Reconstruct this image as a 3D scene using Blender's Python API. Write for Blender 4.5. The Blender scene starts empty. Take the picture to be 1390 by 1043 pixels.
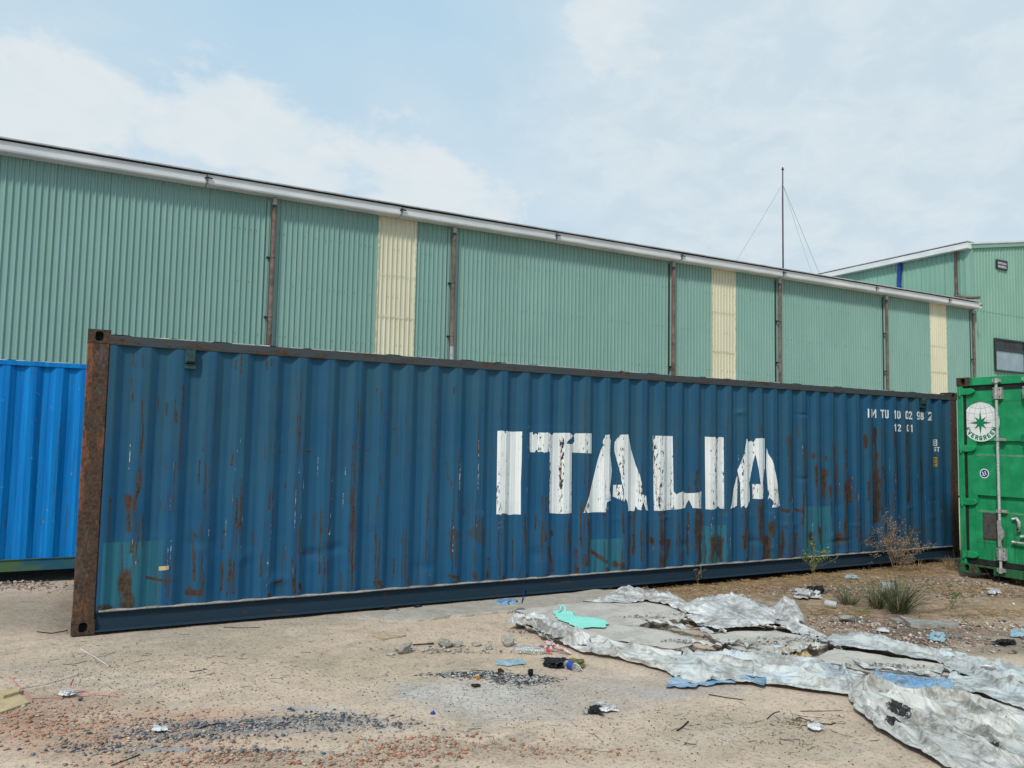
import bpy, math, random
import numpy as np
from mathutils import Matrix, Vector
random.seed(7); RNG = np.random.default_rng(7)
S = bpy.context.scene
# ------------------------------------------------------------------ camera, world, sun, exposure
PW, PH, FPX = 1390.0, 1043.0, 1060.0
YAW, PIT, ROL = 0.49205048, 0.07199715, 0.01903521
CAM = np.array([0.06893576, -7.59410689, 1.70222524])
_f = np.array([math.sin(YAW)*math.cos(PIT), math.cos(YAW)*math.cos(PIT), math.sin(PIT)])
_r = np.array([math.cos(YAW), -math.sin(YAW), 0.0]); _u = np.cross(_r, _f)
_c, _s = math.cos(ROL), math.sin(ROL)
CR, CU, CF = _c*_r+_s*_u, -_s*_r+_c*_u, _f
cam = bpy.data.cameras.new('camera'); camo = bpy.data.objects.new('camera', cam)
S.collection.objects.link(camo)
camo.matrix_world = Matrix(((CR[0],CU[0],-CF[0],CAM[0]),(CR[1],CU[1],-CF[1],CAM[1]),(CR[2],CU[2],-CF[2],CAM[2]),(0,0,0,1)))
cam.sensor_width = 36; cam.sensor_fit = 'HORIZONTAL'; cam.lens = 36*FPX/PW
cam.clip_start = 0.05; cam.clip_end = 2000
S.camera = camo
SUNV = Vector((-0.62, -0.48, 0.80)).normalized()
sun = bpy.data.lights.new('sun', 'SUN'); suno = bpy.data.objects.new('sun', sun); S.collection.objects.link(suno)
sun.energy = 2.1; sun.angle = math.radians(7); sun.color = (1.0, 0.95, 0.87)
suno.rotation_euler = SUNV.to_track_quat('Z', 'Y').to_euler(); suno.location = (-8, -10, 20)
S.view_settings.view_transform = 'Standard'; S.view_settings.look = 'None'
S.view_settings.exposure = 0.50; S.view_settings.gamma = 1.0; S.view_settings.use_curve_mapping = False
S.render.engine = 'CYCLES'
S.cycles.max_bounces = 6; S.cycles.transparent_max_bounces = 8

def ray(px, py):
    return (px-PW/2)/FPX*CR - (py-PH/2)/FPX*CU + CF
def at(px, py, z=0.0):
    d = ray(px, py); return CAM + d*(z-CAM[2])/d[2]
def aty(px, py, y=0.0):
    d = ray(px, py); return CAM + d*(y-CAM[1])/d[1]
def atx(px, py, x):
    d = ray(px, py); return CAM + d*(x-CAM[0])/d[0]

# ------------------------------------------------------------------ node helpers
class NT:
    def __init__(s, nt): s.nt = nt
    def n(s, t, **k):
        nd = s.nt.nodes.new(t)
        for a, v in k.items(): setattr(nd, a, v)
        return nd
    def lk(s, a, b): s.nt.links.new(a, b)
    def put(s, sock, v):
        if isinstance(v, bpy.types.NodeSocket): s.lk(v, sock)
        elif isinstance(v, (tuple, list)) and len(v) == 3 and sock.type == 'RGBA': sock.default_value = (*v, 1)
        else: sock.default_value = v
    def math(s, op, a, b=0.0, clamp=False):
        m = s.n('ShaderNodeMath', operation=op, use_clamp=clamp); s.put(m.inputs[0], a); s.put(m.inputs[1], b); return m.outputs[0]
    def vmath(s, op, a, b=None):
        m = s.n('ShaderNodeVectorMath', operation=op); s.put(m.inputs[0], a)
        if b is not None: s.put(m.inputs[1], b)
        return m.outputs['Value'] if op in ('DISTANCE', 'DOT_PRODUCT', 'LENGTH') else m.outputs[0]
    def mix(s, f, a, b, blend='MIX'):
        m = s.n('ShaderNodeMix', data_type='RGBA', blend_type=blend)
        s.put(m.inputs[0], f); s.put(m.inputs[6], a); s.put(m.inputs[7], b); return m.outputs[2]
    def mp(s, v, scale=(1,1,1), loc=(0,0,0), rot=(0,0,0)):
        m = s.n('ShaderNodeMapping'); s.put(m.inputs[0], v); m.inputs[1].default_value = loc; m.inputs[2].default_value = rot; m.inputs[3].default_value = scale
        return m.outputs[0]
    def noise(s, v, scale=5, det=4, rough=.55, dist=0.0):
        m = s.n('ShaderNodeTexNoise'); s.put(m.inputs['Vector'], v)
        m.inputs['Scale'].default_value = scale; m.inputs['Detail'].default_value = det; m.inputs['Roughness'].default_value = rough; m.inputs['Distortion'].default_value = dist
        return m.outputs['Fac']
    def rng(s, v, a, b, c=0.0, d=1.0, smooth=True):
        m = s.n('ShaderNodeMapRange', interpolation_type='SMOOTHSTEP' if smooth else 'LINEAR'); s.put(m.inputs[0], v)
        for i, q in enumerate((a, b, c, d)): s.put(m.inputs[1+i], q)
        return m.outputs[0]
    def obj(s): return s.n('ShaderNodeTexCoord').outputs['Object']
    def attr(s, name):
        return s.n('ShaderNodeAttribute', attribute_name=name)
    def sep(s, v):
        m = s.n('ShaderNodeSeparateXYZ'); s.put(m.inputs[0], v); return m.outputs
    def rgb(s, v):
        m = s.n('ShaderNodeSeparateColor'); s.put(m.inputs[0], v); return m.outputs
    def bump(s, h, dist=.01, strength=1.0):
        m = s.n('ShaderNodeBump'); m.inputs['Distance'].default_value = dist; m.inputs['Strength'].default_value = strength; s.put(m.inputs['Height'], h); return m.outputs[0]

MATS = {}
def mat(name, fn):
    m = bpy.data.materials.new(name); m.use_nodes = True
    b = m.node_tree.nodes['Principled BSDF']; b.inputs['Specular IOR Level'].default_value = .3
    fn(NT(m.node_tree), b); MATS[name] = m; return m
def simple(name, col, rough=.7, metal=0.0, var=.25, scale=9, bump=0.0, bscale=60, col2=None, spec=.3):
    def f(t, b):
        o = t.obj(); n1 = t.noise(o, scale, 6, .65); n2 = t.noise(o, scale*7, 3)
        c2 = col2 or tuple(c*(1-var*1.6) for c in col)
        k = t.math('ADD', t.math('MULTIPLY', n1, .7), t.math('MULTIPLY', n2, .3))
        t.put(b.inputs['Base Color'], t.mix(t.rng(k, .38, .62), c2, col))
        b.inputs['Roughness'].default_value = rough; b.inputs['Metallic'].default_value = metal; b.inputs['Specular IOR Level'].default_value = spec
        if bump: t.lk(t.bump(t.noise(o, bscale, 5, .6), bump), b.inputs['Normal'])
    return mat(name, f)

# ------------------------------------------------------------------ world
def world():
    w = bpy.data.worlds.new('World'); S.world = w; w.use_nodes = True
    t = NT(w.node_tree); bg = w.node_tree.nodes['Background']
    sky = t.n('ShaderNodeTexSky', sky_type='NISHITA', sun_disc=False)
    sky.sun_elevation = math.asin(SUNV.z); sky.sun_rotation = math.atan2(SUNV.x, SUNV.y)
    sky.air_density = 1.2; sky.dust_density = 3.0; sky.ozone_density = 1.0
    d = t.n('ShaderNodeTexCoord').outputs['Generated']
    x, y, z = t.sep(d)
    zz = t.math('ADD', t.math('MAXIMUM', z, 0.0), .30)
    cb = t.n('ShaderNodeCombineXYZ'); t.put(cb.inputs[0], t.math('DIVIDE', x, zz)); t.put(cb.inputs[1], t.math('DIVIDE', y, zz)); t.put(cb.inputs[2], z)
    pv = cb.outputs[0]
    n1 = t.noise(pv, 4.2, 10, .58, .3); n2 = t.noise(pv, .9, 4, .5); n3 = t.noise(pv, 8.0, 8, .62, .3)
    base = t.math('ADD', t.math('MULTIPLY', t.math('SUBTRACT', n1, .5), 2.1), t.math('MULTIPLY', t.math('SUBTRACT', n3, .5), .9))
    veil = t.math('MULTIPLY', t.math('SUBTRACT', n2, .46), 1.6)
    nd = t.vmath('NORMALIZE', d)
    def bank(lst, acc):
        for px, py, sg, wt in lst:
            dv = ray(px, py); dv = dv/np.linalg.norm(dv)
            acc = t.math('ADD', acc, t.rng(t.vmath('DISTANCE', nd, tuple(dv)), 0.0, sg*1.5, wt, 0.0))
        return acc
    # heaps of cloud low on the left, a broad soft bank on the right, clear sky between
    dens = bank(((15,115,.085,.85),(75,170,.09,.6),(160,62,.07,.42),(310,70,.05,.4),(165,145,.055,.55),(290,160,.075,.95),(400,165,.09,.5),(470,230,.13,.6),(600,245,.12,.6),(700,280,.1,.4),(800,30,.075,.85),(860,70,.10,.5),
                 (560,60,.26,-.32),(330,20,.14,-.22),(60,20,.12,-.3),(700,130,.12,-.3)), t.math('SUBTRACT', base, .12))
    veil = bank(((1080,60,.30,.75),(1200,260,.34,.55),(880,170,.16,.3),(500,240,.22,.45),(100,150,.22,.35),(560,70,.24,-.4),(320,40,.2,-.3)), veil)
    cl = t.math('MAXIMUM', t.rng(dens, .08, .62), t.rng(t.math('ADD', veil, t.math('MULTIPLY', base, .22)), -.15, 1.0, 0, .80))
    thick = t.rng(t.math('SUBTRACT', veil, t.math('MULTIPLY', dens, .8)), .0, .9)
    blue = t.mix(.86, sky.outputs[0], (3.35, 4.95, 6.15))
    blue = t.mix(t.rng(z, .12, .62), t.mix(.55, blue, (4.48, 5.13, 5.70)), blue)
    white = t.mix(thick, (5.15, 5.68, 5.95), (4.55, 5.22, 5.62))
    white = t.mix(t.rng(n3, .35, .7), white, (5.5, 5.85, 6.0))
    t.put(bg.inputs[0], t.mix(t.math('MULTIPLY', cl, .88), blue, white)); bg.inputs[1].default_value = .1
world()

# ------------------------------------------------------------------ numpy noise
def _h(i, j, s):
    v = np.sin(i*127.1+j*311.7+s*74.7)*43758.5453; return v-np.floor(v)
def vn(x, y, s=0):
    i, j = np.floor(x), np.floor(y); u, v = x-i, y-j; u = u*u*(3-2*u); v = v*v*(3-2*v)
    return (_h(i,j,s)*(1-u)+_h(i+1,j,s)*u)*(1-v)+(_h(i,j+1,s)*(1-u)+_h(i+1,j+1,s)*u)*v
def fbm(x, y, s=0, o=4):
    a, t, r = .5, 0, 0
    for k in range(o): r = r+a*vn(x*2**k, y*2**k, s+k*13); t += a; a *= .5
    return r/t-.5
def sst(v, a, b):
    t = np.clip((np.asarray(v, float)-a)/(b-a), 0, 1); return t*t*(3-2*t)

# ------------------------------------------------------------------ object helpers
COL = S.collection
def tag(o, label=None, cat=None, group=None, kind=None):
    if label: o['label'] = label
    if cat: o['category'] = cat
    if group: o['group'] = group
    if kind: o['kind'] = kind
    return o
def empty(name, loc, rz, label, cat, group=None):
    o = bpy.data.objects.new(name, None); COL.objects.link(o); o.location = loc; o.rotation_euler = (0, 0, rz); o.empty_display_size = .1
    return tag(o, label, cat, group)
def link(name, me, parent=None):
    o = bpy.data.objects.new(name, me); COL.objects.link(o)
    if parent is not None: o.parent = parent
    return o
def npmesh(name, V, F, m=None, smooth=False, attrs=None):
    """V (n,3), F (k,3|4) arrays"""
    V = np.asarray(V, np.float32); F = np.asarray(F, np.int32); k = F.shape[1]
    me = bpy.data.meshes.new(name); me.vertices.add(len(V)); me.vertices.foreach_set('co', V.ravel())
    me.loops.add(F.size); me.loops.foreach_set('vertex_index', F.ravel())
    me.polygons.add(len(F)); me.polygons.foreach_set('loop_start', np.arange(0, F.size, k, dtype=np.int32)); me.polygons.foreach_set('loop_total', np.full(len(F), k, np.int32))
    if smooth: me.polygons.foreach_set('use_smooth', np.ones(len(F), bool))
    me.update(calc_edges=True); me.validate()
    if attrs:
        for an, av in attrs.items():
            a = me.color_attributes.new(an, 'FLOAT_COLOR', 'POINT'); a.data.foreach_set('color', np.asarray(av, np.float32).ravel())
    if m: me.materials.append(MATS[m] if isinstance(m, str) else m)
    return me
class MB:
    def __init__(s): s.v = []; s.f = []; s.c = []
    def add(s, vs, fs, col=None):
        b = len(s.v); s.v += [tuple(map(float, q)) for q in vs]; s.f += [tuple(b+i for i in q) for q in fs]
        if col is not None: s.c += [(*col, 1)]*len(vs)
        return s
    def box(s, x0, x1, y0, y1, z0, z1):
        vs = [(x,y,z) for x in (x0,x1) for y in (y0,y1) for z in (z0,z1)]
        return s.add(vs, [(0,1,3,2),(4,6,7,5),(0,4,5,1),(2,3,7,6),(0,2,6,4),(1,5,7,3)])
    def bbox(s, x0, x1, y0, y1, z0, z1, b=.006):
        # box with bevelled edges running along its longest axis
        d = [(x1-x0), (y1-y0), (z1-z0)]; a = int(np.argmax(d)); lo = [x0,y0,z0]; hi = [x1,y1,z1]
        p, q = [(1,2),(0,2),(0,1)][a]
        pr = [(lo[p]+b,lo[q]),(hi[p]-b,lo[q]),(hi[p],lo[q]+b),(hi[p],hi[q]-b),(hi[p]-b,hi[q]),(lo[p]+b,hi[q]),(lo[p],hi[q]-b),(lo[p],lo[q]+b)]
        vs = []
        for w in (lo[a], hi[a]):
            for u, v in pr:
                t = [0,0,0]; t[a] = w; t[p] = u; t[q] = v; vs.append(t)
        return s.add(vs, [(i,(i+1)%8,8+(i+1)%8,8+i) for i in range(8)]+[tuple(range(8)), tuple(range(8,16))])
    def tube(s, pts, r, n=8, cap=True, col=None):
        P = [np.array(p, float) for p in pts]; R = r if isinstance(r, (list, tuple)) else [r]*len(P); vs = []; fs = []
        up = None
        for i, p in enumerate(P):
            d = P[min(i+1, len(P)-1)]-P[max(i-1, 0)]; d = d/(np.linalg.norm(d)+1e-12)
            if up is None: up = np.array([0,0,1.]) if abs(d[2]) < .9 else np.array([1.,0,0])
            a = np.cross(d, up); a /= np.linalg.norm(a)+1e-12; b = np.cross(a, d); up = b
            for k in range(n):
                q = 2*math.pi*k/n; vs.append(p+R[i]*(math.cos(q)*a+math.sin(q)*b))
        for i in range(len(P)-1):
            for k in range(n): fs.append((i*n+k, i*n+(k+1)%n, (i+1)*n+(k+1)%n, (i+1)*n+k))
        if cap: fs += [tuple(range(n)), tuple(range((len(P)-1)*n, len(P)*n))]
        return s.add(vs, fs, col)
    def prism(s, poly, z0, z1, jit=0):
        n = len(poly); vs = [(x,y,z0) for x,y in poly]+[(x,y,z1) for x,y in poly]
        return s.add(vs, [(i,(i+1)%n,n+(i+1)%n,n+i) for i in range(n)]+[tuple(range(n)), tuple(range(n,2*n))])
    def xform(s, M):
        M = np.array(M); s.v = [tuple(M[:3,:3]@np.array(v)+M[:3,3]) for v in s.v]; return s
    def mesh(s, name, m=None, smooth=False):
        me = bpy.data.meshes.new(name); me.from_pydata(s.v, [], s.f)
        if smooth: me.polygons.foreach_set('use_smooth', np.ones(len(me.polygons), bool))
        if s.c and len(s.c) == len(s.v):
            a = me.color_attributes.new('col', 'FLOAT_COLOR', 'POINT'); a.data.foreach_set('color', np.array(s.c, np.float32).ravel())
        if m: me.materials.append(MATS[m])
        me.update(); return me
    def build(s, name, m, parent=None, smooth=False):
        if parent is not None:      # vertices are given in world space
            M = Matrix.Translation(parent['_o']) @ Matrix.Rotation(parent['_r'], 4, 'Z') if '_o' in parent else (Matrix.Translation(parent.location) @ parent.rotation_euler.to_matrix().to_4x4())
            s.xform(M.inverted())
        return link(name, s.mesh(name, m, smooth), parent)
def local(parent, V):
    M = np.array((Matrix.Translation(parent.location) @ parent.rotation_euler.to_matrix().to_4x4()).inverted()); return np.asarray(V)@M[:3,:3].T+M[:3,3]
def grid_faces(nu, nv):
    i = np.arange(nu-1)[:,None]*nv+np.arange(nv-1)[None,:]; i = i.ravel()
    return np.stack([i, i+nv, i+nv+1, i+1], 1)

# ------------------------------------------------------------------ materials
RUST = (.060, .026, .014)
def rust_col(t, o):
    return t.mix(t.rng(t.noise(o, 38, 5, .7), .38, .66), t.mix(t.rng(t.noise(o, 9, 4), .4, .6), (.026,.020,.016), (.046,.031,.023)), (.090,.047,.026))
def panel_paint(t, b, letter=False, bright=1.0):
    o = t.obj(); x, y, z = t.sep(o)
    st1 = t.noise(t.mp(o, (22, 1, .35)), 1, 4, .6); st2 = t.noise(t.mp(o, (70, 1, .5)), 1, 3, .6)
    low = t.noise(t.mp(o, (.6, 1, 1.1)), 1, 4, .6)
    k = t.math('ADD', t.math('MULTIPLY', st1, .5), t.math('ADD', t.math('MULTIPLY', st2, .2), t.math('MULTIPLY', low, .35)))
    blue = t.mix(t.rng(k, .36, .68), (.0045,.062,.158), (.012,.100,.225))
    crest = t.rng(y, .026, .006)
    wn = t.rng(t.math('ADD', t.math('MULTIPLY', st1, .7), t.math('MULTIPLY', low, .4)), .38, .66)
    fade = t.math('MULTIPLY', crest, t.math('MULTIPLY', t.rng(z, .7, 2.1, .55, 1.0), t.math('ADD', .35, t.math('MULTIPLY', wn, .55))))
    c = t.mix(t.math('MULTIPLY', fade, .80), blue, (.032,.080,.094))
    # old grime low on the wall
    gr = t.math('MULTIPLY', t.rng(z, 1.05, .2), t.rng(t.math('ADD', t.math('MULTIPLY', low, .5), t.math('ADD', t.math('MULTIPLY', st1, .35), t.math('MULTIPLY', t.rng(x, 2, 9, 0, 1, False), .12))), .42, .62))
    c = t.mix(t.math('MULTIPLY', gr, .74), c, (.034,.040,.040))
    if letter:
        c2 = t.mix(t.rng(st2, .35, .7), (.74,.76,.75), (.60,.63,.63)); c2 = t.mix(t.rng(low, .45, .62, 0, .4), c2, (.52,.53,.50))
        chn = t.noise(t.mp(o, (55, 1, 14)), 1, 5, .7); reg = t.noise(t.mp(o, (9, 1, .6)), 1, 2, .5)
        edge = t.math('MULTIPLY', t.rng(y, .037, .018), t.rng(y, -.002, .006))
        chip = t.rng(t.math('ADD', chn, t.math('ADD', t.math('MULTIPLY', reg, .75), t.math('MULTIPLY', edge, .10))), 1.005, 1.03)
        rs = t.rng(t.math('ADD', t.noise(t.mp(o, (40, 1, 3)), 1, 4, .6), t.math('MULTIPLY', reg, .8)), 1.07, 1.13)
        c2 = t.mix(t.math('MULTIPLY', rs, .6), c2, (.35,.16,.06))
        c = t.mix(chip, c2, t.mix(t.rng(chn, .6, .75), (.03,.03,.035), c))
    else:
        a = t.attr('wear'); ru, te, wh = t.rgb(a.outputs['Color'])[:3]; al = a.outputs['Alpha']
        tealc = t.mix(t.rng(st1, .35, .65), (.030,.150,.190), (.022,.105,.150))
        c = t.mix(t.rng(te, .35, .65, 0, .85), c, tealc)
        c = t.mix(t.math('MULTIPLY', al, .75), c, (.042,.050,.058))
        # faint rust tint running below the patches
        nz = t.noise(t.mp(o, (45, 45, 26)), 1, 5, .7); ns = t.noise(t.mp(o, (80, 1, 6)), 1, 4, .65)
        rr = t.math('ADD', ru, t.math('MULTIPLY', t.math('SUBTRACT', t.math('ADD', t.math('MULTIPLY', nz, .55), t.math('MULTIPLY', ns, .45)), .5), 2.6))
        c = t.mix(t.rng(t.math('ADD', t.math('MULTIPLY', ru, .75), t.math('MULTIPLY', rr, .25)), .10, .55, 0, .72), c, (.050,.046,.040))
        c = t.mix(t.rng(rr, .45, .75, 0, .93), c, t.mix(t.rng(t.math('ADD', t.noise(t.mp(o, (2.2, 1, 1.1)), 1, 4, .6), t.rng(x, 3, 9, 0, .22, False)), .50, .66, 0, .75), rust_col(t, o), (.033,.026,.021)))
        sp = t.math('MULTIPLY', t.rng(t.noise(o, 120, 2, .5), .70, .75), t.rng(t.noise(t.mp(o, (5, 1, 1.5)), 1, 3), .5, .7))
        c = t.mix(t.math('MULTIPLY', sp, .8), c, (.06,.035,.022))
        c = t.mix(t.rng(t.math('ADD', wh, t.math('MULTIPLY', t.math('SUBTRACT', nz, .5), 1.2)), .55, .7, 0, .85), c, (.45,.46,.45))
    t.put(b.inputs['Base Color'], c)
    t.put(b.inputs['Roughness'], .58)
    b.inputs['Specular IOR Level'].default_value = .10
    t.lk(t.bump(t.math('ADD', t.noise(t.mp(o, (3, 3, 2)), 1, 3), t.math('MULTIPLY', t.noise(o, 45, 4), .06)), .012, .5), b.inputs['Normal'])
mat('panel_blue', lambda t, b: panel_paint(t, b))
mat('letter_white', lambda t, b: panel_paint(t, b, True))
def rusty(t, b, paint=(.03,.07,.09), amt=.5, paint2=None, stretch=(10, 10, 3.6)):
    o = t.obj(); n = t.noise(t.mp(o, stretch), 1, 7, .70); n2 = t.noise(t.mp(o, tuple(q*5 for q in stretch)), 1, 4, .7)
    k = t.math('ADD', t.math('MULTIPLY', n, .65), t.math('MULTIPLY', n2, .35))
    f = t.rng(k, .5+.3*(.5-amt)-.03, .5+.3*(.5-amt)+.03)
    p = t.mix(t.rng(n2, .3, .7), paint, paint2 or tuple(c*.6 for c in paint))
    t.put(b.inputs['Base Color'], t.mix(f, p, rust_col(t, o))); b.inputs['Roughness'].default_value = .8
    t.lk(t.bump(k, .006, .6), b.inputs['Normal'])
def postm(t, b):
    rusty(t, b, (.080,.070,.064), .72); o = t.obj(); n = t.noise(t.mp(o, (5, 5, 1.3)), 1, 5, .65)
    src = b.inputs['Base Color'].links[0].from_socket; n2 = t.noise(t.mp(o, (40, 40, 16)), 1, 4, .7)
    c = t.mix(t.rng(t.math('ADD', t.math('MULTIPLY', n, .7), t.math('MULTIPLY', n2, .3)), .52, .60, 0, .85), src, (.19,.070,.030))
    c = t.mix(t.rng(n, .42, .36, 0, .6), c, (.040,.026,.020)); t.put(b.inputs['Base Color'], c)
mat('rust_post', postm)
mat('rail_top', lambda t, b: rusty(t, b, (.034,.058,.068), .40, (.052,.050,.050), (3, 9, 22)))
mat('rail_bottom', lambda t, b: rusty(t, b, (.011,.033,.056), .16, (.010,.027,.044), (2.2, 9, 12)))  # paint darkened to carry the shade under the wall's overhang
mat('casting', lambda t, b: rusty(t, b, (.06,.05,.045), .75))
simple('dust_lip', (.34,.31,.27), .9, var=.3, scale=6)
simple('black_hole', (.006,.006,.006), .95)
simple('vent_green', (.028,.075,.078), .6, var=.35, scale=14)
simple('sealant', (.6,.6,.58), .8)
def blue2(t, b):
    o = t.obj(); st = t.noise(t.mp(o, (18, 1, .6)), 1, 4, .6); sp = t.noise(o, 14, 5, .6)
    c = t.mix(t.rng(st, .35, .65), (.0015,.140,.44), (.004,.205,.56))
    c = t.mix(t.rng(sp, .66, .72), c, (.10,.26,.42)); c = t.mix(t.rng(t.noise(o, 60, 2), .70, .74), c, RUST); c = t.mix(t.rng(t.math('ADD', t.math('MULTIPLY', t.noise(t.mp(o, (16, 1, .9)), 1, 5, .65), .8), t.math('MULTIPLY', sp, .3)), .60, .70, 0, .6), c, (.03,.10,.20))
    t.put(b.inputs['Base Color'], c); b.inputs['Roughness'].default_value = .5; b.inputs['Specular IOR Level'].default_value = .12
mat('bright_blue', blue2)
def rail2(t, b):
    o = t.obj(); n = t.noise(t.mp(o, (2.2, 2, 5)), 1, 4, .6)
    t.put(b.inputs['Base Color'], t.mix(t.rng(n, .42, .6), (.012,.085,.14), (.06,.12,.05))); b.inputs['Roughness'].default_value = .6
mat('blue_green_rail', rail2)
def greenpaint(t, b):
    o = t.obj(); x, y, z = t.sep(o)
    st = t.noise(t.mp(o, (30, 30, 1.2)), 1, 4, .6); n = t.noise(o, 5, 5, .6)
    c = t.mix(t.rng(n, .35, .7), (.008,.215,.078), (.020,.300,.120))
    dirt = t.math('MULTIPLY', t.rng(st, .45, .7), t.rng(z, 1.3, .25))
    c = t.mix(t.math('MULTIPLY', dirt, .75), c, (.022,.095,.035))
    c = t.mix(t.math('MULTIPLY', t.rng(st, .5, .75), .35), c, (.03,.16,.08))
    c = t.mix(t.rng(t.noise(o, 42, 4, .7), .68, .72), c, (.05,.045,.02))
    t.put(b.inputs['Base Color'], c); b.inputs['Roughness'].default_value = .5
    t.lk(t.bump(t.noise(o, 6, 3), .006, .6), b.inputs['Normal'])
mat('door_green', greenpaint)
mat('green_rusty', lambda t, b: rusty(t, b, (.012,.150,.055), .42, (.02,.09,.035), (10, 10, 7)))
simple('gasket', (.020,.020,.022), .75, var=.4, scale=12)
simple('galvanised', (.46,.46,.44), .45, metal=.35, var=.25, scale=25)
simple('decal_white', (.76,.77,.75), .5, var=.08, scale=12)
simple('decal_green', (.004,.19,.085), .5, var=.1)
simple('decal_line', (.42,.38,.38), .6, var=.15)
simple('decal_blue', (.012,.045,.19), .5, var=.2)
simple('plate_grey', (.085,.078,.072), .8, var=.3, scale=30)
simple('rust_plain', RUST, .85, var=.5, scale=25)
simple('pale_green', (.20,.30,.20), .8, var=.3)
simple('rust_run', (.035,.10,.04), .7, var=.4, scale=20, col2=(.05,.05,.025))
simple('plate_yellow', (.45,.30,.05), .6, var=.3, scale=40)
def sheetmat(name, ca, cb, rough=.48, trans=0):
    def f(t, b):
        o = t.obj(); oi = t.n('ShaderNodeObjectInfo'); rnd = oi.outputs['Random']
        off = t.n('ShaderNodeCombineXYZ'); t.put(off.inputs[0], t.math('MULTIPLY', rnd, 40.0))
        v = t.vmath('ADD', o, off.outputs[0])
        n = t.noise(t.mp(v, (.8, 1, .5)), 1, 4, .6); st = t.noise(t.mp(v, (20, 1, .5)), 1, 3, .6)
        k = t.math('ADD', t.math('MULTIPLY', n, .6), t.math('MULTIPLY', st, .4))
        c = t.mix(t.rng(k, .35, .68), ca, cb)
        c = t.mix(t.math('MULTIPLY', rnd, .22), c, tuple(q*.8 for q in ca))
        t.put(b.inputs['Base Color'], c); b.inputs['Roughness'].default_value = rough
        if trans: b.inputs['Transmission Weight'].default_value = trans
    return mat(name, f)
sheetmat('sheet_green', (.200,.345,.300), (.235,.385,.340))
sheetmat('sheet_green_far', (.185,.345,.275), (.22,.39,.315))
sheetmat('sheet_cream', (.58,.56,.41), (.66,.64,.49), .5)
simple('cream_edge', (.68,.66,.46), .5)
def gut(t, b):
    o = t.obj(); n = t.noise(t.mp(o, (1.2, 1, 6)), 1, 5, .6)
    t.put(b.inputs['Base Color'], t.mix(t.rng(n, .35, .7), (.54,.57,.58), (.68,.70,.70))); b.inputs['Roughness'].default_value = .5
mat('gutter_white', gut)
simple('gutter_grey', (.38,.40,.40), .5, metal=.2, var=.25)
simple('roof_metal', (.45,.47,.47), .5, var=.2, scale=2)
simple('roof_dark', (.05,.05,.05), .8)
simple('pipe_brown', (.165,.110,.090), .5, var=.35, scale=4)
simple('pipe_grey', (.42,.42,.41), .5, var=.2)
simple('pipe_blue', (.01,.07,.33), .45)
simple('screw_green', (.08,.14,.12), .6)
simple('bracket_dark', (.03,.032,.032), .7)
simple('mast_red', (.085,.018,.022), .5, var=.4, scale=2)
simple('wire_grey', (.35,.36,.36), .5)
simple('dark_metal', (.035,.045,.045), .5)
def glassy(t, b):
    o = t.obj(); t.put(b.inputs['Base Color'], t.mix(t.rng(t.noise(o, 1.5, 2), .4, .6), (.22,.30,.33), (.28,.36,.39))); b.inputs['Roughness'].default_value = .12; b.inputs['Specular IOR Level'].default_value = .5
mat('window_glass', glassy)
simple('concrete', (.52,.485,.43), .92, var=.18, scale=5, bump=.012, bscale=38, col2=(.38,.355,.315))
simple('apron_concrete', (.44,.40,.34), .95, scale=6, bump=.02, bscale=40, col2=(.34,.305,.255))
simple('concrete_edge', (.30,.275,.235), .95, var=.35, scale=16, bump=.03, bscale=26)
simple('rubble', (.46,.43,.37), .95, var=.3, scale=12, bump=.03, bscale=30)
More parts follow.
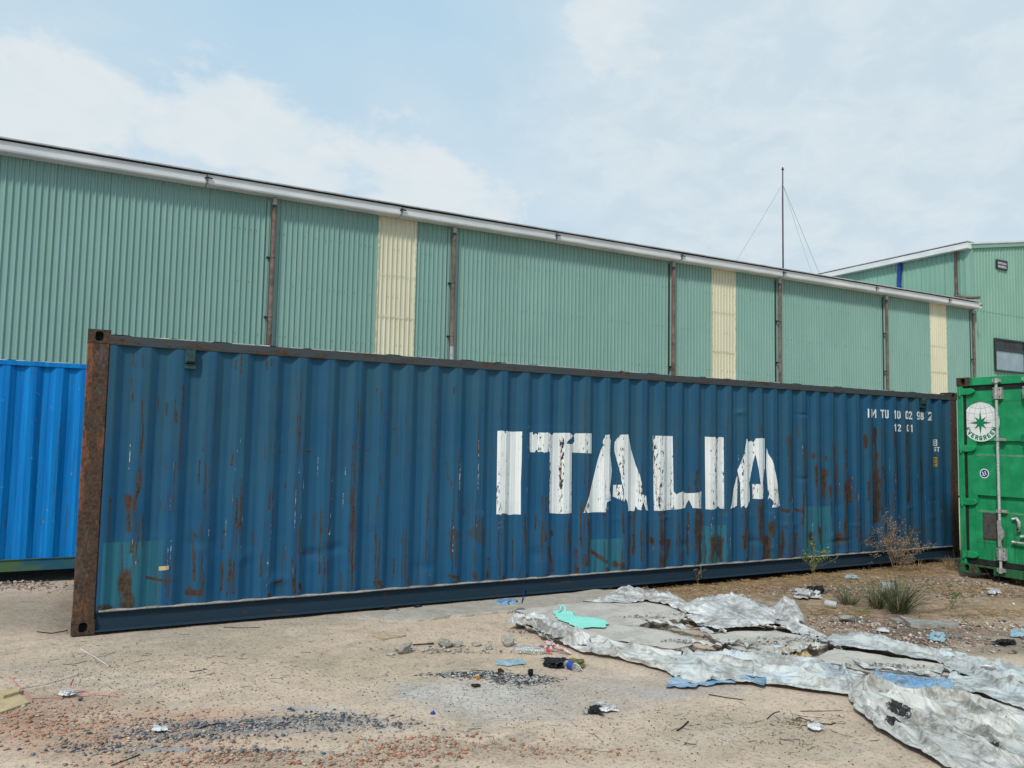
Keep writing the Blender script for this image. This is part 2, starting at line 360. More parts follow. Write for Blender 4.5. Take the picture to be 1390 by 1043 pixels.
def tarp(name, ca, cb, stain=(.20,.18,.15), metal=0.0, rough=.5, burn=0.0, blue=0.0, st_amt=.5, cr=.9):
    def f(t, b):
        o = t.obj(); n = t.noise(o, 3.2, 6, .65); n2 = t.noise(o, 17, 5, .7); n3 = t.noise(t.mp(o, (1,1,1), (3,5,1)), 2.1, 5, .7)
        c = t.mix(t.rng(n, .35, .65), ca, cb)
        w = t.attr('uvfold').outputs['Vector']; fs = t.noise(t.mp(w, (2.2, 16, 1)), 1, 5, .65, .3)
        c = t.mix(t.rng(t.math('ADD', t.math('MULTIPLY', fs, .6), t.math('MULTIPLY', n2, .4)), .50, .64, 0, st_amt*.8), c, t.mix(.5, stain, c))  # streaks along the folds: dirt, with fold shade put into the colour
        c = t.mix(t.rng(t.math('ADD', t.math('MULTIPLY', n3, .6), t.math('MULTIPLY', n2, .4)), .48, .62, 0, st_amt), c, stain)
        if blue: c = t.mix(t.rng(n, .56, .72, 0, blue), c, (.16,.36,.58))
        if burn:
            a = t.attr('burn'); c = t.mix(t.rng(t.math('ADD', a.outputs['Fac'], t.math('ADD', t.math('MULTIPLY', t.math('SUBTRACT', n2, .5), 2.4), t.math('MULTIPLY', t.math('SUBTRACT', t.noise(o, 60, 4, .7), .5), 2.2))), .38, .8), c, (.020,.019,.019))
        t.put(b.inputs['Base Color'], c); b.inputs['Roughness'].default_value = rough; b.inputs['Metallic'].default_value = metal
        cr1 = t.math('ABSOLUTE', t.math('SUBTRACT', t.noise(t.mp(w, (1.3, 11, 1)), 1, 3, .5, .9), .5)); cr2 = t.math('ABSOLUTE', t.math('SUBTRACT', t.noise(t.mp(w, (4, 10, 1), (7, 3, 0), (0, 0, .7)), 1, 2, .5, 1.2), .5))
        c = t.mix(t.math('MULTIPLY', t.rng(cr1, .03, .0), .7), c, t.mix(.6, c, (.05,.05,.045)))  # dark crease lines: dirt plus the shade of the folds, painted in
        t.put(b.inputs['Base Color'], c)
        t.lk(t.bump(t.math('ADD', t.math('MULTIPLY', cr1, -2.2), t.math('ADD', t.math('MULTIPLY', cr2, -1.1), t.math('MULTIPLY', n2, .12))), .035, cr), b.inputs['Normal'])
    return mat(name, f)
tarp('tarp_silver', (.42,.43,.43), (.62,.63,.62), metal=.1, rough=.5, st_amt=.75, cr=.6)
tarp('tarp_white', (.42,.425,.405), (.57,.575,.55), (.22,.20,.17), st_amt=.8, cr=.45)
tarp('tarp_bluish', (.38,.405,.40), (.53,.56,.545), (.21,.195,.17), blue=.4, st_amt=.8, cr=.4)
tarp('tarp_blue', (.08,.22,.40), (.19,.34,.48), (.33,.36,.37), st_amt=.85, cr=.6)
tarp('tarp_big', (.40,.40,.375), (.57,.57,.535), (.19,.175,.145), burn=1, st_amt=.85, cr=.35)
tarp('plastic_white', (.48,.49,.49), (.66,.67,.67), (.26,.24,.21), rough=.4, st_amt=.7, cr=.6)
simple('mint_cloth', (.29,.72,.61), .8, var=.12, scale=5, col2=(.25,.64,.54))
simple('black_plastic', (.015,.015,.017), .4, var=.3)
simple('olive_plastic', (.20,.17,.03), .5, var=.4, scale=30)
simple('cyan_cloth', (.16,.32,.40), .8, var=.4, scale=26, col2=(.36,.42,.42))
simple('pink_cloth', (.55,.28,.30), .8, var=.4, scale=40, col2=(.62,.55,.52))
simple('pink_string', (.60,.25,.25), .7, var=.2)
simple('white_string', (.62,.61,.57), .7, var=.2)
simple('cardboard', (.50,.39,.22), .9, var=.15, scale=8)
simple('grey_brick', (.16,.18,.20), .9, var=.3, scale=25)
simple('red_brick', (.36,.13,.07), .9, var=.35, scale=25)
simple('red_cap', (.62,.02,.03), .4, var=.1)
simple('label_blue', (.02,.06,.34), .45, var=.3, scale=30)
simple('stick_dark', (.055,.045,.038), .9, var=.4, scale=20)
simple('straw', (.50,.40,.24), .9, var=.25, scale=14)
simple('plank_grey', (.34,.32,.29), .9, var=.25, scale=10)
simple('charcoal', (.022,.020,.020), .9, var=.5, scale=30, bump=.02, bscale=60)
simple('orange_peel', (.65,.24,.03), .6, var=.2)
def clear(t, b):
    b.inputs['Base Color'].default_value = (.9,.93,.93,1); b.inputs['Transmission Weight'].default_value = .85; b.inputs['Roughness'].default_value = .12; b.inputs['IOR'].default_value = 1.2
mat('clear_plastic', clear)
def vcol(name, rough=.9, var=.35, sc=60):
    def f(t, b):
        o = t.obj(); c = t.attr('col').outputs['Color']; n = t.noise(o, sc, 3, .6)
        t.put(b.inputs['Base Color'], t.mix(t.rng(n, .3, .7, .0, var), c, t.mix(.6, c, (.02,.018,.015)))); b.inputs['Roughness'].default_value = rough
    return mat(name, f)
vcol('stone_col'); vcol('plant_col', .7, .2, 30)
def groundm(t, b):
    o = t.obj(); c = t.attr('col').outputs['Color']
    n0 = t.noise(o, .9, 6, .65); n1 = t.noise(o, 5, 6, .7); n2 = t.noise(o, 38, 5, .7); n3 = t.noise(o, 130, 3, .6)
    c = t.mix(t.rng(n1, .40, .66, 0, .5), c, t.mix(.55, c, (.20,.165,.13)))
    c = t.mix(t.rng(n0, .42, .62, 0, .25), c, (.55,.43,.31))
    c = t.mix(t.rng(n2, .50, .64, 0, .55), c, t.mix(.75, c, (.10,.085,.07)))
    c = t.mix(t.rng(n2, .42, .32, 0, .45), c, t.mix(.6, c, (.58,.52,.43)))
    c = t.mix(t.rng(n3, .60, .70, 0, .55), c, (.085,.075,.068))
    t.put(b.inputs['Base Color'], c); b.inputs['Roughness'].default_value = .97; b.inputs['Specular IOR Level'].default_value = .1
    h = t.math('ADD', t.math('MULTIPLY', n1, .6), t.math('ADD', t.math('MULTIPLY', n2, .3), t.math('MULTIPLY', n3, .12)))
    t.lk(t.bump(h, .035, .9), b.inputs['Normal'])
mat('ground_soil', groundm)

# ------------------------------------------------------------------ ground
GA, GB = at(585,925), at(745,925)
ASH = (GA+GB)/2
def gh(x, y):
    x = np.asarray(x, float); y = np.asarray(y, float)
    right = sst(x, 5.3, 6.6)*sst(y, -3.4, -2.2); front = sst(y+.1*x, -2.1, -2.6)*sst(x, 3.4, 2.0)
    h = .016*fbm(x*.9, y*.9, 1)+.010*fbm(x*5, y*5, 2, 3)-.004+front*(.012*fbm(x*9, y*9, 51, 3)+.010*fbm(x*30, y*30, 52, 2))+.004*fbm(x*26, y*26, 53, 2)
    h = h+right*(.030*fbm(x*2.6, y*2.6, 3)+.022*fbm(x*11, y*11, 4, 3)-.010)
    h = h-.055*sst(x, 5.4, 6.4)*sst(y, -.55, -.05)-.012*sst(y, -.06, .05)
    near = np.exp(-(((x-ASH[0])/.45)**2+((y-ASH[1])/.30)**2))
    h = h+.030*near+near*.02*fbm(x*14, y*14, 9)
    h = h+.05*np.exp(-((y-2.75)/.25)**2)*sst(x, 1.2, .2)*(.7+.8*fbm(x*3, y*3, 8))-.11*sst(y, 2.95, 3.4)*sst(x, 1.6, 1.2)*sst(y, 6.4, 6.0)
    far = sst(np.hypot(x-5, y), 30, 60); h = h*(1-far)
    return np.where((np.abs(x) < 90), h, h*0)
def drop(px, py, dz=0.0):
    p = at(px, py, 0.0)
    for _ in range(3): p = at(px, py, float(gh(p[0], p[1])))
    p[2] += dz; return p
def ground():
    def axis(lo, hi, step, far):
        a = list(np.arange(lo, hi, step)); g = step; q = hi; up = []
        while q < far: up.append(q); g *= 1.45; q += g
        up.append(far); g = step; q = lo; dn = []
        while q > -far: g *= 1.45; q -= g; dn.append(max(q, -far))
        return np.array(sorted(set(dn))+a+up)
    xs = axis(-2.5, 13, .026, 600); ys = axis(-5.7, .4, .024, 600)
    X, Y = np.meshgrid(xs, ys, indexing='ij'); Z = gh(X, Y)
    sand = np.array([.61,.475,.36]); C = np.zeros(X.shape+(3,))+sand
    n = fbm(X*1.7, Y*1.7, 21)+.4*fbm(X*7, Y*7, 22)
    def spot(px, py, rx, ry, col, st, rot=0.0, soft=.55):
        p = at(px, py); dx, dy = X-p[0], Y-p[1]; cr, sr = math.cos(rot), math.sin(rot)
        u = (dx*cr+dy*sr)/rx; v = (-dx*sr+dy*cr)/ry
        d = np.sqrt(u*u+v*v)-n*.9
        m = (1-sst(d, 1-soft, 1+soft))*st
        C[:] = C*(1-m[..., None])+np.array(col)*m[..., None]
    R = -YAW
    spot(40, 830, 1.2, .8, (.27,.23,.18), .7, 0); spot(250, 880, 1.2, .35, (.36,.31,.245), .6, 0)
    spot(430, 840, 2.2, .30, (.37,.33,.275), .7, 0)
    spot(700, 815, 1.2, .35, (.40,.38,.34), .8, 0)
    spot(560, 900, 1.3, .5, (.44,.355,.24), .5, R)
    spot(690, 945, .75, .42, (.37,.36,.34), .85, R); spot(650, 945, .45, .26, (.54,.53,.51), .85, R); spot(670, 968, .45, .15, (.50,.49,.47), .7, R)
    spot(850, 930, .7, .25, (.35,.34,.33), .55, R); spot(880, 940, .3, .08, (.30,.34,.42), .5, R)
    spot(150, 990, 1.05, .34, (.50,.285,.185), .92, R); spot(60, 960, .5, .3, (.38,.25,.18), .6, R); spot(330, 1035, .8, .18, (.41,.27,.18), .55, R)
    spot(330, 987, .85, .14, (.24,.25,.27), .9, R+.12); spot(460, 975, .3, .08, (.24,.25,.27), .6, R); spot(240, 1017, .22, .028, (.22,.31,.42), .95, R+.1, .5); spot(430, 962, .25, .05, (.33,.36,.40), .7, R)
    spot(560, 1015, .5, .18, (.40,.30,.21), .6, R); spot(770, 1020, .5, .15, (.42,.315,.215), .5, R)
    # dark soil and straw to the right
    right = sst(X+n*.5, 5.4, 6.3)*sst(Y+n*.5, -3.6, -2.7)*sst(Y, 2, 0.3); m = right[..., None]
    C = C*(1-m*.92)+m*.92*np.array([.25,.172,.11])
    spot(960, 800, .5, .25, (.25,.21,.165), .7, 0); spot(1130, 790, 2.0, .5, (.30,.21,.13), .7, 0)
    spot(1290, 800, 1.3, .55, (.40,.285,.19), .85, 0); spot(1340, 830, 1.2, .5, (.44,.32,.215), .85, R)
    spot(1240, 862, 1.0, .28, (.12,.098,.078), .75, R); spot(1330, 880, .8, .25, (.13,.11,.09), .7, R); spot(1160, 845, .45, .2, (.24,.15,.11), .7, R); spot(1285, 862, .3, .06, (.16,.20,.23), .55, R)
    spot(1060, 1000, .7, .35, (.36,.29,.21), .5, R)
    for sd, lo, hi, col, st in ((91,.04,.20,(.12,.092,.07),.75),(92,.06,.22,(.46,.33,.23),.7),(93,.10,.24,(.20,.135,.08),.8),(94,.16,.28,(.42,.40,.36),.6)):
        k = sst(fbm(X*4.2, Y*6.5, sd, 4), lo, hi)*right*st; C = C*(1-k[..., None])+np.array(col)*k[..., None]
    for sd, lo, hi, col, st in ((95,.05,.25,(.40,.335,.265),.55),(96,.08,.26,(.60,.51,.41),.5),(97,.12,.28,(.33,.275,.215),.45)):
        k = sst(fbm(X*2.3, Y*4.2, sd, 5), lo, hi)*(1-right)*st; C = C*(1-k[..., None])+np.array(col)*k[..., None]
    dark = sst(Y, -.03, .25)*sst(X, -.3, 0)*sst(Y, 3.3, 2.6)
    C = C*(1-.35*dark[..., None])  # ground colour darkened beneath the container to stand for its shade
    A = np.concatenate([C, np.ones(X.shape+(1,))], -1).reshape(-1, 4)
    V = np.stack([X, Y, Z], -1).reshape(-1, 3)
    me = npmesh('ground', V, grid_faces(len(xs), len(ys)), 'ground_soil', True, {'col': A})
    tag(link('ground', me), 'bare sandy yard with ash, gravel and dark soil', kind='structure')
ground()

# ------------------------------------------------------------------ main blue container
CL, CW, CH = 12.192, 2.438, 2.591
PITCH, X0 = .2755, 1.604
KX = np.array([0, .246, .5, .746, 1.0]); KY = np.array([.0, 1.0, 1.0, 0, 0])*.036
def cor_y(x, front=.006):
    ph = np.mod((np.asarray(x, float)-X0)/PITCH, 1.0)
    return front+np.interp(ph, KX, KY)
def prj(P):
    q = np.asarray(P, float)-CAM; return PW/2+FPX*(q@CR)/(q@CF), PH/2-FPX*(q@CU)/(q@CF)
def sxz(px, py):
    """pixel of the photograph -> (x,z) on the corrugated wall"""
    lo, hi = -.1, CL+.3
    for _ in range(40):
        m = (lo+hi)/2; y = float(cor_y(m)); z = aty(px, py, y)[2]
        if prj((m, y, z))[0] < px: lo = m
        else: hi = m
    m = (lo+hi)/2; return m, float(aty(px, py, float(cor_y(m)))[2])
BX0, BX1, BZ0, BZ1 = .178, CL-.178, .19, 2.475
P1 = (60,430,.2876); P2 = (120,620,.2396); P3 = (360,640,.2158); P4 = (640,680,.2158); P5 = (900,640,.2158); P6 = (1040,510,.1942); P7 = (360,470,.2158)
STREAKS = [
 (P1,[((415,290),(418,400),12),((465,395),(465,560),9),((465,570),(455,680),(455,780),(430,880),18),((395,850),(400,1010),36),((430,860),(420,940),22),((577,410),(578,465),13),((618,450),(622,500),16),((575,680),(577,725),14),((755,545),(750,640),11),((733,680),(730,790),9),((765,700),(760,920),9),((905,205),(908,250),10),((935,170),(930,270),10),((700,1010),(720,1040),28),((848,1010),(848,1025),20),((890,650),(885,700),14),((910,860),(905,980),12),((425,170),(425,240),10),((465,180),(465,240),10),((538,380),(538,450),9)]),
 (P2,[((225,660),(225,860),105),((190,500),(190,640),17),((250,495),(240,540),40),((330,685),(400,700),(460,705),28),((590,430),(600,700),26),((570,765),(630,775),58),((825,600),(820,780),15),((800,540),(785,800),9),((765,430),(760,520),14),((760,600),(750,760),20),((935,430),(935,500),12),((980,550),(978,680),12),((1030,150),(1025,300),10),((845,280),(845,400),12),((660,200),(660,420),8),((1050,715),(1090,705),22),((230,230),(235,420),40),((640,640),(640,760),16)]),
 (P3,[((205,60),(190,700),9),((180,680),(185,770),38),((215,710),(220,750),28),((355,240),(340,650),14),((235,520),(300,520),20),((545,-60),(535,200),14),((565,-60),(550,400),(545,740),15),((708,150),(695,400),(690,720),15),((720,430),(715,720),13),((685,700),(722,705),36),((885,350),(880,720),11),((890,695),(893,705),32),((1025,150),(1015,400),9),((1015,340),(1010,660),13),((810,550),(810,670),16),((1215,40),(1212,250),12),((1175,300),(1170,560),12),((1205,350),(1200,600),10),((1160,655),(1205,670),36),((1318,640),(1320,670),40),((1080,305),(1078,345),16),((30,80),(28,180),10),((130,78),(130,100),20),((1250,230),(1248,280),11)]),
 (P4,[((15,470),(25,470),46),((105,370),(95,480),32),((260,250),(255,440),10),((340,80),(335,340),9),((445,-20),(440,290),8),((470,-20),(465,250),11),((505,195),(505,215),24),((490,300),(510,440),24),((615,150),(620,450),13),((690,0),(690,400),11),((740,130),(735,400),15),((650,320),(650,440),36),((720,350),(720,400),30),((760,320),(850,390),24),((895,400),(910,405),32),((955,400),(958,425),24),((955,80),(960,200),12),((1000,100),(990,400),13),((1025,40),(1020,330),18),((1070,100),(1070,380),11),((1110,130),(1105,400),22),((1195,70),(1205,400),24),((1130,240),(1130,260),24),((1240,250),(1230,350),24),((1360,80),(1355,330),16)]),
 (P5,[((215,0),(215,500),22),((245,270),(230,560),30),((10,0),(10,600),12),((310,430),(310,560),34),((350,430),(355,560),34),((525,230),(520,480),22),((620,200),(620,440),24),((690,330),(690,400),28),((650,420),(650,540),30),((740,245),(775,250),18),((830,240),(862,250),16),((750,380),(740,540),24),((835,400),(830,530),24),((885,150),(880,330),12),((930,400),(935,480),24),((990,360),(990,450),12),((1000,0),(1010,200),36),((1050,100),(1060,220),15),((1155,60),(1155,450),24),((1105,400),(1105,460),30),((1240,300),(1240,440),12),((1345,0),(1340,300),38)]),
 (P6,[((175,420),(180,870),18),((270,500),(280,870),12),((350,640),(355,870),14),((400,670),(400,875),36),((380,510),(378,640),11),((480,520),(490,870),22),((560,520),(560,700),13),((585,720),(585,875),28),((690,425),(700,500),16),((760,375),(765,560),18),((765,560),(770,875),38),((722,750),(720,870),14),((820,640),(840,870),11),((905,390),(920,870),16),((985,410),(995,870),20),((1080,570),(1090,870),18),((330,555),(330,570),14),((415,570),(415,590),13)]),
 (P7,[((10,60),(10,150),10),((40,85),(40,120),8),((195,190),(195,240),9),((232,110),(215,640),7),((375,400),(375,430),8),((88,662),(120,662),12),((268,662),(300,662),12),((590,310),(578,560),6),((575,560),(565,927),11),((545,700),(538,927),11),((612,610),(608,780),9),((630,655),(660,655),16),((797,522),(820,522),13),((703,270),(703,285),9),((907,660),(905,720),9),((720,810),(735,900),13),((1192,260),(1192,300),6),((1218,640),(1215,800),7),((1228,830),(1218,927),12),((1168,850),(1168,880),8),((1366,390),(1366,410),9),((130,870),(130,890),18),((885,572),(887,580),9),((1043,580),(1045,584),10)])]
TEAL = [(P2,(85,490,405,890)),(P4,(745,245,950,470)),(P5,(240,345,405,620)),(P5,(880,225,1060,560))]
STAIN = [(P3,[(1140,390),(1190,355),(1245,400),(1190,435)]),(P3,[(1320,330),(1350,285),(1370,300),(1368,360),(1340,365)]),(P3,[(1270,395),(1310,350),(1390,365),(1390,480)])]
def zpt(P, q): return P[0]+q[0]*P[2], P[1]+q[1]*P[2]
def inpoly(x, z, poly):
    r = np.zeros(np.shape(x), bool); n = len(poly)
    for i in range(n):
        (x0,z0),(x1,z1) = poly[i], poly[(i+1)%n]
        if x0 == x1: continue
        c = ((x0 > x) != (x1 > x)) & (z < (z1-z0)*(x-x0)/(x1-x0)+z0); r ^= c
    return r
def front_panel(root):
    xs = []
    k = math.floor((BX0-X0)/PITCH)-1
    base = np.concatenate([np.linspace(KX[i], KX[i+1], 7)[:-1] for i in range(4)])
    while X0+k*PITCH < BX1: xs += list(X0+(k+base)*PITCH); k += 1
    xs = np.array([BX0]+[q for q in xs if BX0+.003 < q < BX1-.003]+[BX1]); zs = np.linspace(BZ0, BZ1, 232)
    X, Z = np.meshgrid(xs, zs, indexing='ij'); Y = cor_y(X)
    letters = np.maximum(sst(X, 3.7, 3.9)*(1-sst(X, 8.3, 8.5))*sst(Z, .78, .86)*(1-sst(Z, 1.83, 1.9)), sst(X, 9.9, 10.05)*sst(Z, 1.28, 1.4))
    letters = np.maximum(letters, sst(X, .5, .6)*(1-sst(X, 1.0, 1.1))*sst(Z, .4, .5)*(1-sst(Z, .65, .75)))
    ends = np.minimum(sst(Z, BZ0, BZ0+.05), 1)*(1-sst(Z, BZ1-.05, BZ1))
    free = (1-letters)*ends
    dent = .010*fbm(X*.9, Z*1.3, 31)+.006*fbm(X*3.1, Z*4, 32)
    r = np.random.default_rng(5)
    for px, py, rx, rz, a in ((425,752,.10,.05,.02),(375,787,.09,.05,-.022),(455,745,.09,.05,.016),(275,742,.12,.1,.018),(330,755,.08,.06,-.014),(575,770,.1,.06,.012),(640,700,.1,.2,.012),(1005,560,.06,.03,-.02),(1090,563,.09,.02,.014),(730,752,.09,.07,.014),
                              (1140,735,.16,.03,.02),(1150,752,.16,.03,-.02),(1185,735,.12,.03,.018),(1225,755,.12,.04,-.02),(1250,742,.1,.03,.018),(930,740,.1,.05,.012),(1025,735,.1,.04,.014),(1090,650,.1,.03,.012),(1215,620,.1,.03,.012),(1195,600,.07,.05,-.012)):
        p = aty(px, py, .02); dent = dent+a*np.exp(-((X-p[0])/rx)**2-((Z-p[2])/rz)**2)
    for _ in range(26):
        cx, cz, a = r.uniform(5, 12), r.uniform(.3, .9), r.uniform(-.012, .012); dent = dent+a*np.exp(-((X-cx)/r.uniform(.05,.14))**2-((Z-cz)/r.uniform(.02,.06))**2)
    Y = Y+dent*free*(1-.0*X)
    Y = np.maximum(Y, .002)
    A = np.zeros(X.shape+(4,))
    def stroke(pts, w, ch, val=1.0, brk=False):
        pts = np.array(pts); lo = pts.min(0)-w*1.5; hi = pts.max(0)+w*1.5
        i0, i1 = np.searchsorted(xs, [lo[0], hi[0]]); j0, j1 = np.searchsorted(zs, [lo[1], hi[1]])
        if i1 <= i0 or j1 <= j0: return
        gx, gz = X[i0:i1, j0:j1], Z[i0:i1, j0:j1]; best = np.full(gx.shape, 9.0)
        wob = fbm(gx*9, gz*5, 41, 3)*w*1.3
        for a, b in zip(pts[:-1], pts[1:]):
            d = b-a; L = d@d+1e-9; tt = np.clip(((gx-a[0])*d[0]+(gz-a[1])*d[1])/L, 0, 1)
            best = np.minimum(best, np.hypot(gx-a[0]-tt*d[0]+wob, gz-a[1]-tt*d[1]))
        v = (1-sst(best, w*.1, w*(1.15+.9*fbm(gx*14, gz*7, 44, 3))))*val
        if brk: v = v*np.clip(.80+1.5*fbm(gx*5, gz*5.5, 46, 4), .25, 1)
        A[i0:i1, j0:j1, ch] = np.maximum(A[i0:i1, j0:j1, ch], v)
    for P, L in STREAKS:
        for s in L:
            w = s[-1]*P[2]; q = [zpt(P, u) for u in s[:-1]]
            W = [sxz(u[0], u[1]) for u in q]; wm = aty(q[0][0]+w, q[0][1], .022)[0]-aty(q[0][0], q[0][1], .022)[0]
            stroke(W, max(wm*(.52 if W[0][0] < 4 else .78), .011), 0, 1.0, True)
    # long thin rust lines down the fold edges
    for k in range(-5, 40):
        for ph in (.76, .985):
            x = X0+(k+ph)*PITCH
            if not BX0 < x < BX1 or r.random() > (.62 if ph < .9 else .5): continue
            za, zb_ = r.uniform(1.2, 2.35), r.uniform(.22, .6); n = 7; pts = [(x+r.normal(0, .005), za+(zb_-za)*i/(n-1)) for i in range(n)]
            stroke(pts, r.uniform(.007, .012), 0, r.uniform(.6, .95), True)
            if r.random() < .45: stroke([(a+.012, b) for a, b in pts[2:]], .006, 2, r.uniform(.45, .7))
    # fine weathering along the fold lines
    for k in range(-5, 40):
        for ph in (0.0, .746, .87, .5):
            x = X0+(k+ph)*PITCH
            if not BX0 < x < BX1: continue
            for _ in range(r.integers(1, 4) if x < 5 else r.integers(2, 6)):
                z0 = r.uniform(.3, 2.2) if r.random() < .5 else r.uniform(.25, 1.2); l = r.uniform(.05, .5)
                xx = x+r.normal(0, .008)
                stroke([(xx, z0), (xx+r.normal(0,.008), max(z0-l, .2))], r.uniform(.006, .013), 0, r.uniform(.35, .72))
            for _ in range(r.integers(0, 3)):
                z0 = r.uniform(.5, 1.9); stroke([(x+.01, z0), (x+r.normal(0,.008), max(z0-r.uniform(.1,.6), .3))], .007, 2, r.uniform(.4, .7))
            if ph == 0 and r.random() < .5:
                stroke([(x, .22), (x+r.uniform(-.06,.06), .20)], r.uniform(.02, .045), 0, .8)
    for P, (a,b,c,d) in TEAL:
        p, q = zpt(P, (a,b)), zpt(P, (c,d)); w0 = aty(p[0],p[1],.02); w1 = aty(q[0],q[1],.02)
        A[(X > w0[0]) & (X < w1[0]) & (Z < w0[2]), 1] = 1
    for P, L in STAIN:
        po = [tuple(aty(*zpt(P, u), .02)[[0,2]]) for u in L]; A[inpoly(X, Z, po), 3] = .9
    V = local(root, np.stack([X, Y, Z], -1).reshape(-1, 3))
    me = npmesh('side_panel', V, grid_faces(len(xs), len(zs)), 'panel_blue', False, {'wear': A.reshape(-1, 4)})
    return link('side_panel', me, root)

def conform(polys, mode='xor', dx=.006, off=.0025):
    """flat shapes (x,z) laid onto the corrugated wall, as strips"""
    allx = [p[0] for po in polys for p in po]; lo, hi = min(allx), max(allx)
    br = [X0+(k+ph)*PITCH for k in range(-6, 40) for ph in KX[:-1]]
    xs = sorted(set(np.round(np.concatenate([np.arange(lo, hi, dx), [hi], [q for q in br if lo < q < hi], [q for q in allx]]), 5)))
    def iv(x):
        out = []; cr = []
        for po in polys:
            n = len(po); c = []
            for i in range(n):
                (x0,z0),(x1,z1) = po[i], po[(i+1)%n]
                if (x0 > x) != (x1 > x): c.append(z0+(z1-z0)*(x-x0)/(x1-x0))
            if mode == 'xor': cr += c
            else: c.sort(); out += [(c[i], c[i+1]) for i in range(0, len(c)-1, 2)]
        if mode == 'xor': cr.sort(); return [(cr[i], cr[i+1]) for i in range(0, len(cr)-1, 2)]
        out.sort(); mg = []
        for a, b in out:
            if mg and a <= mg[-1][1]: mg[-1] = (mg[-1][0], max(b, mg[-1][1]))
            else: mg.append((a, b))
        return mg
    mb = MB()
    for a, b in zip(xs[:-1], xs[1:]):
        if b-a < 1e-5: continue
        e = (b-a)*.02; A, B = iv(a+e), iv(b-e)
        if len(A) != len(B): A = B = iv((a+b)/2)
        ya, yb = float(cor_y(a+1e-6))-off, float(cor_y(b-1e-6))-off
        for (p, q), (r_, s_) in zip(A, B):
            mb.add([(a,ya,p),(b,yb,r_),(b,yb,s_),(a,ya,q)], [(0,1,2,3)])
    return mb
GL = {'I':[[(.25,0),(.25,1)]],'M':[[(.08,0),(.08,1),(.4,.3),(.72,1),(.72,0)]],'T':[[(.0,.94),(.6,.94)],[(.3,0),(.3,.94)]],'U':[[(.08,1),(.08,.12),(.2,.06),(.36,.06),(.48,.12),(.48,1)]],
 '1':[[(.3,0),(.3,1)],[(.3,.94),(.14,.8)]],'0':[[(.08,.12),(.08,.88),(.2,.94),(.36,.94),(.48,.88),(.48,.12),(.36,.06),(.2,.06),(.08,.12)]],'2':[[(.06,.78),(.1,.9),(.28,.95),(.46,.86),(.46,.66),(.06,.06),(.52,.06)]],
 '9':[[(.48,.5),(.2,.42),(.08,.55),(.08,.84),(.2,.94),(.36,.94),(.48,.84),(.48,.14),(.36,.06),(.12,.08)]],'8':[[(.28,.52),(.1,.64),(.1,.86),(.2,.94),(.36,.94),(.46,.86),(.46,.64),(.28,.52),(.08,.38),(.08,.14),(.2,.06),(.36,.06),(.48,.14),(.48,.38),(.28,.52)]],
 '4':[[(.42,0),(.42,1),(.04,.32),(.56,.32)]],'G':[[(.46,.82),(.34,.94),(.18,.94),(.08,.84),(.08,.14),(.18,.06),(.36,.06),(.48,.14),(.48,.46),(.28,.46)]],
 'E':[[(.5,.94),(.08,.94),(.08,.06),(.5,.06)],[(.08,.5),(.42,.5)]],'V':[[(.04,1),(.28,.04),(.52,1)]],'R':[[(.08,0),(.08,.94),(.38,.94),(.48,.84),(.48,.6),(.38,.5),(.08,.5)],[(.28,.5),(.5,0)]],'N':[[(.08,0),(.08,1),(.5,0),(.5,1)]],
 'C':[[(.48,.86),(.2,.94),(.08,.8),(.08,.2),(.2,.06),(.48,.14)]],'S':[[(.48,.84),(.3,.94),(.1,.84),(.1,.6),(.46,.42),(.46,.16),(.3,.06),(.08,.16)]]}
def stroke_polys(ch, x, z, h, wx, sw):
    out = []
    for pl in GL[ch]:
        for (a, b), (c, d) in zip(pl[:-1], pl[1:]):
            p = np.array([x+a*wx, z+b*h]); q = np.array([x+c*wx, z+d*h]); v = q-p; L = np.linalg.norm(v)+1e-9; v /= L; n = np.array([-v[1], v[0]])*sw/2; e = v*sw*.35
            out.append([tuple(p-e+n), tuple(q+e+n), tuple(q+e-n), tuple(p-e-n)])
    return out
